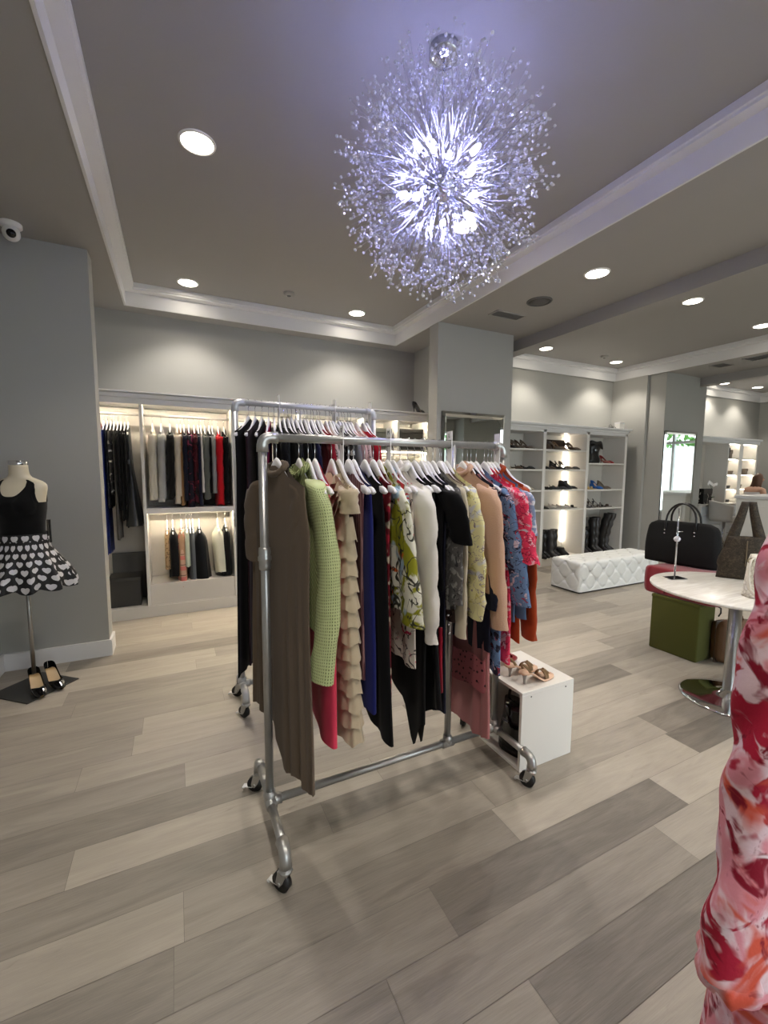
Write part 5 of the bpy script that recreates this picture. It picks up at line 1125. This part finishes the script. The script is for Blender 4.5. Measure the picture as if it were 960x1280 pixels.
# white textured handbag
crocm, nt, b = newmat('white embossed leather'); vo = nt.nodes.new('ShaderNodeTexVoronoi'); vo.feature = 'DISTANCE_TO_EDGE'; vo.inputs['Scale'].default_value = 42; tc = nt.nodes.new('ShaderNodeTexCoord'); nt.links.new(tc.outputs['Object'], vo.inputs['Vector'])
f = step(nt, vo.outputs['Distance'], .0, .12); nt.links.new(mixc(nt, f, rgb((196, 190, 176)), rgb((226, 222, 210))), b.inputs['Base Color']); b.inputs['Roughness'].default_value = .4; bump(nt, b, f, .6, .006)
smw = LE('white strap leather', (224, 219, 206), .4)
t = thing('croc_handbag', 'white crocodile-embossed handbag with side strap on the round table', 'handbag', (3.225, 1.235, TH + .0005), -.5)
rg = []
for j in range(13):
    v = j / 12; hx = lerp(.155, .14, v); hy = lerp(.065, .045, v) * (1 - .5 * smooth((v - .85) / .15))
    rg.append([(hx * math.copysign(abs(math.cos(a)) ** .4, math.cos(a)), hy * math.copysign(abs(math.sin(a)) ** .6, math.sin(a)), .262 * v) for a in [2 * PI * i / 44 for i in range(44)]])
MB().rings(rg).build('bag_body', crocm, t)
MB().tube([(.05, -.05, .20), (.06, -.055, .28), (.09, -.05, .34), (.12, -.04, .33), (.135, -.03, .26)], .008, 8).build('handle', smw, t)
rr_ = [[(x, y - .011, z), (x, y + .011, z), (x + .004, y + .011, z), (x + .004, y - .011, z)] for (x, y, z) in [(-.147, -.02, .24), (-.158, -.02, .235), (-.172, -.025, .20), (-.176, -.03, .13), (-.172, -.045, .06), (-.15, -.075, .015), (-.10, -.10, .006), (-.04, -.115, .005)]]
MB().rings(rr_).build('strap', smw, t); MB().tube([(-.157 + .0 + .014 * math.cos(a), -.02 + .003, .225 + .014 * math.sin(a)) for a in [2 * PI * k / 14 for k in range(15)]], .003, 6).build('buckle_ring', MAT('dull gold', (150, 138, 110), .3, 1.0), t)
MB().box(-.09, -.075, -.056, -.045, .15, .26, r=.003).build('front_tab', smw, t)
# brown case on the floor
t = thing('brown_case', 'brown leather case standing on the floor under the round table', 'case', (3.945, 1.72, 0.0), -.35); lcase = LE('cognac brown leather', (94, 66, 42), .5)
MB().box(-.17, .17, -.075, .075, .003, .34, r=.06, seg=4, sm=True).build('case_body', lcase, t); MB().tube([(-.06, 0, .335), (-.05, 0, .37), (.05, 0, .37), (.06, 0, .335)], .009, 8).build('handle', lcase, t)
MB().box(-.172, .172, -.006, .006, .001, .342, r=.055, seg=4, sm=True).build('zip_band', LE('dark zip', (58, 42, 30)), t)

# ------------------------------------------------------------------ mannequin
MX, MY = -.925, 3.58
t = thing('mannequin_torso', 'headless cream mannequin torso in black tank top and heart-print skirt', 'mannequin', (MX, MY, 0), -.25)
crm = MAT('mannequin cream', (200, 190, 166), .55, var=.03)
TP = [(.92, .150, .105, 0), (1.00, .135, .098, 0), (1.09, .115, .085, 0), (1.15, .120, .092, 0), (1.24, .138, .108, -.012), (1.29, .142, .112, -.014), (1.34, .148, .100, -.006), (1.375, .155, .085, .0), (1.40, .152, .07, .006), (1.418, .135, .06, .008), (1.435, .095, .055, .008), (1.45, .062, .05, .006), (1.47, .052, .05, .004), (1.51, .049, .049, 0), (1.527, .050, .050, 0)]
def trow(z): return tuple(interp([(p[0], p[k]) for p in TP], z) for k in (1, 2, 3))
def tring(z, off=0.0, N=40):
    a_, b_, c_ = trow(z); out = []
    for i in range(N):
        a = 2 * PI * i / N; bust = 0
        if 1.16 < z < 1.36 and math.sin(a) < 0: bust = .026 * math.exp(-((z - 1.265) / .05) ** 2) * (math.exp(-((math.cos(a) - .5) / .28) ** 2) + math.exp(-((math.cos(a) + .5) / .28) ** 2))
        out.append(((a_ + off) * math.cos(a), (b_ + off + bust) * math.copysign(abs(math.sin(a)) ** .9, math.sin(a)) + c_, z))
    return out
zs = [.92 + (1.527 - .92) * k / 46 for k in range(47)]
MB().rings([tring(z) for z in zs]).build('torso', crm, t)
MB().lathe([(.051, 1.527), (.052, 1.53), (.052, 1.552), (.047, 1.556), (.001, 1.557)], 28, caps=(False, False)).build('neck_cap', chrome, t)
def ztop(a):
    c, s = math.cos(a), math.sin(a)
    neckz = 1.325 if s < 0 else 1.37; m_ = abs(c)
    if m_ < .52: return lerp(neckz, 1.432, (m_ / .52) ** 3.2)
    if m_ < .70: return 1.432
    return lerp(1.432, 1.285, min(1, (m_ - .70) / .22) ** .6)
N = 96; rg = []
for j in range(30):
    v = j / 29; ring = []
    for i in range(N):
        a = 2 * PI * i / N; z = lerp(1.04, ztop(a), v); a_, b_, c_ = trow(z); bust = 0
        if 1.16 < z < 1.36 and math.sin(a) < 0: bust = .026 * math.exp(-((z - 1.265) / .05) ** 2) * (math.exp(-((math.cos(a) - .5) / .28) ** 2) + math.exp(-((math.cos(a) + .5) / .28) ** 2))
        o = .006 + (.004 if bust > .005 else 0)
        ring.append(((a_ + o) * math.cos(a), (b_ + o + bust) * math.copysign(abs(math.sin(a)) ** .9, math.sin(a)) + c_, z))
    rg.append(ring)
MB().rings(rg, 0, True, (False, False)).build('tank_top', FAB('black rib jersey', (10, 10, 11), .85), t)
def hearts():
    m, nt, b = newmat('heart print cloth'); u, v = uv_split(nt)
    su = math_n(nt, 'MULTIPLY', u, 1 / .056); sv = math_n(nt, 'MULTIPLY', v, -1 / .058)
    rowi = math_n(nt, 'FLOOR', sv); odd = math_n(nt, 'MULTIPLY', math_n(nt, 'MODULO', rowi, 2.0), .5)
    x = math_n(nt, 'MULTIPLY', math_n(nt, 'SUBTRACT', math_n(nt, 'FRACT', math_n(nt, 'ADD', su, odd)), .5), 3.3)
    y = math_n(nt, 'ADD', math_n(nt, 'MULTIPLY', math_n(nt, 'SUBTRACT', math_n(nt, 'FRACT', sv), .5), 3.0), .15)
    x2 = math_n(nt, 'MULTIPLY', x, x); y2 = math_n(nt, 'MULTIPLY', y, y)
    q = math_n(nt, 'SUBTRACT', math_n(nt, 'ADD', x2, y2), 1.0); q3 = math_n(nt, 'MULTIPLY', math_n(nt, 'MULTIPLY', q, q), q)
    h = math_n(nt, 'SUBTRACT', q3, math_n(nt, 'MULTIPLY', x2, math_n(nt, 'MULTIPLY', y2, y)))
    f = math_n(nt, 'LESS_THAN', h, 0.0)
    nt.links.new(mixc(nt, f, rgb((14, 13, 15)), rgb((206, 204, 206))), b.inputs['Base Color']); b.inputs['Roughness'].default_value = .6
    return m
hm = hearts(); N = 120; rg = []
def skirt_ring(v):
    z = lerp(1.075, .715, v); k = smooth(max(0, v - .14) / .86) ; ring = []
    for i in range(N):
        a = 2 * PI * i / N
        R = lerp(.141, .262, k ** .8); Ry = lerp(.113, .225, k ** .8)
        f = .028 * k * math.sin(11 * a + .8) + .010 * k * math.sin(23 * a)
        ring.append(((R + f) * math.cos(a), (Ry + f) * math.sin(a), z - .010 * k * math.sin(11 * a + 2)))
    return ring
MB().rings([skirt_ring(k / 26) for k in range(27)], 0, True, (False, False)).build('skirt', hm, t)
mb = MB()
mb.rings([[(lerp(.140, .145, v) * math.cos(a), lerp(.112, .117, v) * math.sin(a), 1.078 - .045 * v) for a in [2 * PI * i / 60 for i in range(60)]] for v in (0, .5, 1)], 0, True, (False, False)); mb.build('waistband', hm, t)
for k, (dx, ln) in enumerate(((.0, .10), (.012, .145))): MB().box(.147 + dx, .150 + dx, -.012, .006, 1.155 - ln, 1.165).build('ribbon_tie', [hm, blk][k], t)
MB().tube([(0, 0, .008), (0, 0, .93)], .0125, 16).lathe([(.022, .008), (.022, .02), (.0125, .024)], 18).build('stand_pole', MAT('satin steel pole', (160, 158, 154), .3, .9), t)
bp = MB().box(-.175, .175, -.175, .175, 0, .008, r=.002).xf(Matrix.Rotation(.85 + .25, 4, 'Z')).build('base_plate', MAT('gunmetal plate', (70, 69, 67), .38, .6), t)
pat = MAT('black patent leather', (9, 9, 10), .06, var=.05, spec=.6); gins = LE('gold tan insole', (176, 146, 100), .35)
for (x, y, rz, l) in ((-.885, 3.475, -1.15, 'black patent court shoe on the mannequin base, left one of the pair'), (-.805, 3.545, -1.05, 'black patent court shoe on the mannequin base, right one of the pair')):
    o = thing('patent_court_shoe', l, 'shoe', (x, y, .0085), rz, 'patent court shoes on the mannequin base')
    mb = pump_mesh(.085, .235); mi = mb.m
    mb.build('upper', [pat, gins], o)

# ------------------------------------------------------------------ far cabinet, counter, person
cab = thing('display_cabinet', 'white display cabinet with drawers and lit cubby shelves in the far right', 'cabinet', (0, YW, 0))
CX0, CXM, CX1 = 8.97, 10.27, 11.42
MB().box(CX0, CX1, SD - .018, SD, 0, 2.14).build('back_panel', bead, cab)
for x in (CX0 + .02, CXM, 10.76, CX1 - .02): MB().box(x - (.02 if x != 10.76 else .07), x + (.02 if x != 10.76 else .07), .0, SD - .02, .1, 2.1).build('side_panel', whitem, cab)
MB().box(CX0, CX1 + .04, -.02, SD, 2.1, 2.17, r=.005).box(CX0 - .01, CX1 + .08, -.05, SD, 2.17, 2.215, r=.008).build('cornice', trimm, cab)
MB().box(CX0, CX1, -.01, SD - .02, 0, .1, r=.003).build('plinth', whitem, cab)
MB().box(CX0, CXM, -.25, SD - .02, .86, .89, r=.004).box(CX0, CXM, -.23, SD - .02, .1, .86).build('drawer_unit', whitem, cab)
drm = MAT('pale blue-white drawer', (206, 212, 218), .4, var=.02)
for c, (xa, xb) in enumerate(((CX0 + .01, 9.62), (9.63, CXM - .01))):
    for k, (za, zb_) in enumerate(((.69, .85), (.50, .68), (.12, .49))):
        d = MB().box(xa, xb, -.252, -.23, za, zb_, r=.004).build('drawer', drm, cab)
        MB().tube([((xa + xb) / 2 + .06 * math.cos(PI * q / 8), -.252 - .02 * math.sin(PI * q / 8), (za + zb_) / 2 + .01 - .012 * math.sin(PI * q / 8)) for q in range(9)], .005, 6).build('drawer_pull', chrome, d)
CZS = [1.80, 1.47, 1.17, .87, .58, .30]
for z in CZS: MB().box(CXM + .02, CX1 - .04, .004, SD - .02, z - .02, z).build('shelf', whitem, cab)
for (a, b) in ((CXM + .03, 10.68), (10.84, CX1 - .05)):
    for z in [2.095] + [q - .021 for q in CZS[:-1]]: MB().box(a, b, .05, .07, z - .006, z).build('led_strip', led2, cab)
sm = [(10.42, .16, .12, 1.8005, lblk, 'black box bag on the highest cubby of the far cabinet', .22), (10.55, .1, .1, 1.8005, lgry, 'grey pouch beside the black box bag in the far cabinet', .18), (10.90, .1, .1, 1.8005, lblk, 'narrow black bag on the highest right cubby of the far cabinet', .24), (10.50, .2, .12, 1.1705, lblk, 'flat black clutch on the third left cubby of the far cabinet', .06), (11.0, .12, .1, 1.1705, lgry, 'small grey pouch on the third right cubby of the far cabinet', .08),
      (10.5, .22, .14, .8705, lblk, 'wide black clutch on the fourth left cubby of the far cabinet', .06), (10.48, .18, .12, .5805, lgra, 'graphite clutch on the fifth left cubby of the far cabinet', .06), (10.40, .13, .12, .1005, LE('dark green leather', (40, 58, 48)), 'dark green bag on the lowest left cubby of the far cabinet', .19), (10.6, .09, .08, .1005, lgry, 'little taupe pouch on the lowest cubby of the far cabinet', .06), (10.95, .14, .12, 1.4705, lgra, 'dark purse on the second right cubby of the far cabinet', .1), (11.2, .12, .1, 1.4705, lgry, 'taupe purse on the second right cubby of the far cabinet', .12), (10.62, .09, .08, 1.4705, lgry, 'tiny taupe purse on the second left cubby of the far cabinet', .07)]
for (x, w_, d_, z, m, l, h_) in sm:
    o = thing('purse', l, 'bag', (x, YW + .08, z), group='bags in the far cabinet'); MB().box(-w_ / 2, w_ / 2, 0, d_, 0, h_, r=.012, seg=2, sm=True).build('bag_body', m, o); MB().box(-w_ / 2 - .002, w_ / 2 + .002, -.006, d_ * .4, h_ * .55, h_ + .002, r=.006).build('flap', m, o)
o = thing('patterned_bag', 'black bag with white diagonal pattern on the cabinet drawers', 'bag', (9.33, YW - .1, .8905)); MB().box(-.15, .15, -.05, .05, 0, .30, r=.01).build('bag_body', PRINT('black white diagonal', (22, 21, 22), [((206, 200, 190), 'warp', 9, .58, .62, 2)], .4), o); MB().box(-.152, .152, -.056, .0, .2, .302, r=.006).build('flap', lblk, o)
o = thing('orchid_pot', 'white potted orchid on the far cabinet drawers', 'plant', (9.62, YW - .05, .8905)); MB().lathe([(.045, 0), (.06, .10), (.055, .10), (.05, .08), (.001, .08)], 20, caps=(True, False)).build('pot', whitem, o)
grn = MAT('orchid leaf', (60, 84, 46), .5); pet = MAT('orchid petal', (236, 234, 230), .6)
mb = MB(); mb.tube([(0, 0, .08), (.02, 0, .25), (.0, 0, .36), (-.10, 0, .42)], .004, 6).tube([(0, 0, .08), (-.01, 0, .22), (.06, 0, .34), (.16, 0, .38)], .004, 6).build('stem', grn, o)
mb = MB()
for a in (0, 1.3, 2.6, 3.9, 5.2): mb.rings([[((.01 + .14 * v) * math.cos(a) - .03 * math.sin(PI * v) * s * math.sin(a), (.01 + .14 * v) * math.sin(a) + .03 * math.sin(PI * v) * s * math.cos(a), .085 + .05 * math.sin(PI * v * .8)) for s in (-1, 0, 1)] for v in (0, .25, .5, .75, 1)], 0, False)
mb.build('leaf', grn, o)
for (px, pz) in ((-.10, .42), (-.05, .40), (.0, .38), (.05, .36), (.10, .37), (.16, .38), (-.13, .39)):
    mb = MB()
    for k in range(5):
        a = 2 * PI * k / 5 + px * 9; mb.rings([[(px + (.04 * v) * math.cos(a) - .018 * math.sin(PI * v) * s * math.sin(a), -.012 - .008 * v, pz + (.04 * v) * math.sin(a) + .018 * math.sin(PI * v) * s * math.cos(a)) for s in (-1, 0, 1)] for v in (.05, .35, .7, 1)], 0, False)
    mb.build('flower', pet, o)
ctr = thing('reception_counter', 'white panelled reception counter at the far right with person behind', 'counter', (8.74, 3.15, 0))
MB().box(0, 2.2, 0, .8, .0, 1.06, r=.004).build('front_body', whitem, ctr); MB().box(-.03, 2.23, -.05, .83, 1.06, 1.115, r=.01).build('counter_top', trimm, ctr)
mb = MB()
for k in range(2): mb.box(.06 + 1.05 * k, 1.04 + 1.05 * k, -.012, .0, .15, .95, r=.004)
mb.box(-.012, 0, .06, .74, .15, .95, r=.004)
mb.build('front_panel', whitem, ctr)
# pale round-backed chair
o = thing('bar_chair', 'pale grey round-backed chair between far cabinet and counter', 'chair', (9.2, 4.33, 0), .9); pg = FAB('pale grey leather', (190, 188, 184), .5)
rg = []
for j in range(8):
    v = j / 7; z = lerp(.62, .98, v); rg.append([((.23 + .02 * v) * math.cos(a), (.23 + .02 * v) * math.sin(a), z - .10 * (1 - math.cos(a - 1.2)) * .5 * v) for a in [-.8 + 4.0 * i / 20 for i in range(21)]] + [((.17 + .02 * v) * math.cos(a), (.17 + .02 * v) * math.sin(a), z - .10 * (1 - math.cos(a - 1.2)) * .5 * v) for a in [3.2 - 4.0 * i / 20 for i in range(21)]])
MB().rings(rg).build('backrest', pg, o); MB().lathe([(.001, .60), (.2, .60), (.22, .63), (.21, .68), (.15, .70), (.001, .70)], 28, caps=(False, False)).build('seat', pg, o)
MB().tube([(0, 0, .03), (0, 0, .6)], .025, 14).build('column', chrome, o); MB().lathe([(.2, 0), (.2, .01), (.03, .035)], 28).build('base_plate', chrome, o)

def person(x, y, rz):
    skin = MAT('skin', (196, 150, 124), .55, var=.04); cloth = FAB('pale top', (206, 200, 196)); hair = MAT('brown hair', (92, 62, 42), .5, var=.25, vs=30); trous = FAB('dark trousers', (36, 36, 40))
    J = {'pel': (0, 0, .88, .13), 'wai': (0, -.02, 1.02, .115), 'che': (0, -.07, 1.17, .125), 'up': (0, -.11, 1.27, .10), 'nk': (0, -.135, 1.315, .05), 'nk2': (0, -.155, 1.355, .046), 'h1': (0, -.175, 1.40, .068), 'h2': (0, -.185, 1.455, .082), 'h3': (0, -.175, 1.505, .062)}
    E_ = [('pel', 'wai'), ('wai', 'che'), ('che', 'up'), ('up', 'nk'), ('nk', 'nk2'), ('nk2', 'h1'), ('h1', 'h2'), ('h2', 'h3')]
    for s, n in ((-1, 'l'), (1, 'r')):
        J.update({n + 'sh': (s * .155, -.10, 1.245, .058), n + 'el': (s * .215, -.13, .99, .042), n + 'wr': (s * .13, -.33, .95, .029), n + 'ha': (s * .11, -.385, .945, .030),
                  n + 'hip': (s * .085, 0, .82, .098), n + 'kn': (s * .10, -.03, .47, .062), n + 'an': (s * .10, .03, .09, .042), n + 'to': (s * .11, -.12, .035, .034)})
        E_ += [('up', n + 'sh'), (n + 'sh', n + 'el'), (n + 'el', n + 'wr'), (n + 'wr', n + 'ha'), ('pel', n + 'hip'), (n + 'hip', n + 'kn'), (n + 'kn', n + 'an'), (n + 'an', n + 'to')]
        for q in range(4):
            fx = s * (.088 + .014 * q); l = (.062, .072, .068, .052)[q]
            J.update({n + 'f%da' % q: (fx, -.405, .948, .0105), n + 'f%db' % q: (fx, -.405 - l * .55, .942, .0095), n + 'f%dc' % q: (fx, -.405 - l, .925, .008)}); E_ += [(n + 'ha', n + 'f%da' % q), (n + 'f%da' % q, n + 'f%db' % q), (n + 'f%db' % q, n + 'f%dc' % q)]
        J.update({n + 'ta': (s * .078, -.375, .945, .011), n + 'tb': (s * .060, -.405, .938, .009)}); E_ += [(n + 'ha', n + 'ta'), (n + 'ta', n + 'tb')]
    keys = list(J); me = bpy.data.meshes.new('person'); me.from_pydata([J[k][:3] for k in keys], [(keys.index(a), keys.index(b)) for a, b in E_], [])
    o = bpy.data.objects.new('person', me); COL.objects.link(o)
    md = o.modifiers.new('skin', 'SKIN'); md.use_smooth_shade = True
    for i, k in enumerate(keys): me.skin_vertices[0].data[i].radius = (J[k][3],) * 2
    me.skin_vertices[0].data[keys.index('pel')].use_root = True
    sb = o.modifiers.new('sub', 'SUBSURF'); sb.levels = 1; sb.render_levels = 2
    dg = bpy.context.evaluated_depsgraph_get(); m2 = bpy.data.meshes.new_from_object(o.evaluated_get(dg)); bpy.data.objects.remove(o)
    m2.materials.clear(); m2.materials.append(skin)
    for p in m2.polygons: p.use_smooth = True
    b_ = use(m2, 'person', None, (x, y, 0), rz, .945)
    tag(b_, 'person with long brown hair and bare shoulder leaning behind the counter', 'person')
    # clothing, hair and face
    rg = [[((w_ * math.cos(a)), d_ * math.sin(a) + yo, z) for a in [2 * PI * i / 32 for i in range(32)]] for (z, w_, d_, yo) in ((.86, .165, .15, 0), (.96, .145, .135, -.01), (1.06, .14, .135, -.03), (1.15, .15, .145, -.065), (1.20, .148, .138, -.085))]
    MB().rings(rg, 0, True, (False, False)).build('top', cloth, b_)
    for s in (-1, 1): MB().tube([(s * .085, .0, .90), (s * .09, -.0, .80), (s * .10, -.03, .47), (s * .10, .02, .12)], [.125, .115, .08, .065], 16).build('trouser_leg', trous, b_)
    mb = MB()
    rg = []
    for j in range(14):
        v = j / 13; z = lerp(1.585, 1.10, v); R = .088 * math.sqrt(max(.02, 1 - (1 - min(1, v * 4.0)) ** 2)) + .006; k = smooth((v - .25) * 2)
        rg.append([(R * (1.0 + .25 * k) * math.cos(a) * (1 + .05 * math.sin(7 * a)), -.165 + (.06 * k) + R * math.sin(a) * lerp(1.05, .5, k) + .045 * (1 if math.sin(a) < 0 else 0) * smooth(v * 5) * abs(math.sin(a)) + (.012 * math.sin(9 * a) * k), z) for a in [2 * PI * i / 36 for i in range(36)]])
    mb.rings(rg).build('hair', hair, b_)
    fc = MB().tube([(0, -.265, 1.47), (0, -.285, 1.438), (0, -.268, 1.428)], [.007, .013, .008], 10); fc.build('nose', skin, b_)
    for s in (-1, 1): MB().ball((s * .032, -.252, 1.468), .012, 12, 8).build('eye', MAT('eye dark', (40, 30, 26), .2), b_); MB().ball((s * .086, -.18, 1.45), .018, 10, 8, sz=1.4).build('ear', skin, b_)
    MB().tube([(-.024, -.252, 1.405), (0, -.262, 1.402), (.024, -.252, 1.405)], [.003, .007, .003], 8).build('mouth', MAT('lips', (150, 80, 76), .5), b_)
    return b_
person(9.98, 4.30, 1.25)

# ------------------------------------------------------------------ printed dress close to the viewer at the right edge
rosep = PRINT('red rose print chiffon', (226, 196, 204), [((214, 138, 150), 'warp', 7, .46, .60, 6.0), ((164, 24, 52), 'warp', 8.5, .50, .57, 2.3), ((206, 84, 64), 'warp', 6, .55, .66, 8.1), ((128, 14, 38), 'warp', 15, .56, .66, 4.4), ((228, 206, 212), 'warp', 11, .60, .70, 11)], .75, 120)
FX, FY, FZ = 1.235, .36, 1.63
tr = thing('garment_rail', 'chrome garment rail beside the viewer, outside the right edge', 'clothes rack', (FX, FY - .02, 0))
MB().tube([(0, .07, FZ), (0, -1.3, FZ)], .0165, 16).build('hanging_bar', galv, tr)
for yy in (-.22, -1.28): MB().tube([(0, yy, .05), (0, yy, FZ + .002)], .0165, 16).build('upright', galv, tr); MB().tube([(-.2, yy, .04), (.25, yy, .04)], .0165, 16).tube([(-.2, yy, .0), (-.2, yy, .04)], .02, 12).tube([(.25, yy, .0), (.25, yy, .04)], .02, 12).build('foot_bar', galv, tr)
t = garment(FX, FY, FZ, 'printed_dress', 'red and pink rose-printed dress close up at the right edge of the view', 'dress', rosep, 'dress at the right edge', -1.45, wtop=.2, prof=[(.1, .2), (.5, .215), (.9, .25), (1.5, .34)], T=lambda v: .03 + .05 * v, folds=(4, .02), seed=77, N=90, rows=40, rz=PI / 2)
for sd in (-1, 1):
    mb = MB(); sleeve_mb(mb, sd, .165, -.19, .87, .085, .088, out=.06, dx=0, flat=.6, bend=.075, seed=5 + sd, N=36, rows=60, wr=.008); mb.build('sleeve', rosep, t)
    rg = []
    for j in range(9):
        v = j / 8; R = .055 + .028 * math.sin(PI * v) ; rg.append([((R * math.cos(a) + .006 * math.sin(9 * a)) * .7, sd * .298 + R * math.sin(a) * 1.0 + .005 * math.sin(7 * a), -1.03 - .085 * v + .006 * math.sin(5 * a)) for a in [2 * PI * i / 30 for i in range(30)]])
    MB().rings(rg, 0, True, (False, False)).build('cuff_ruffle', rosep, t)
hanger(FX, FY, FZ, 'white hanger carrying the rose-printed dress at the right edge', 'hanger at the right edge', rz=PI / 2)
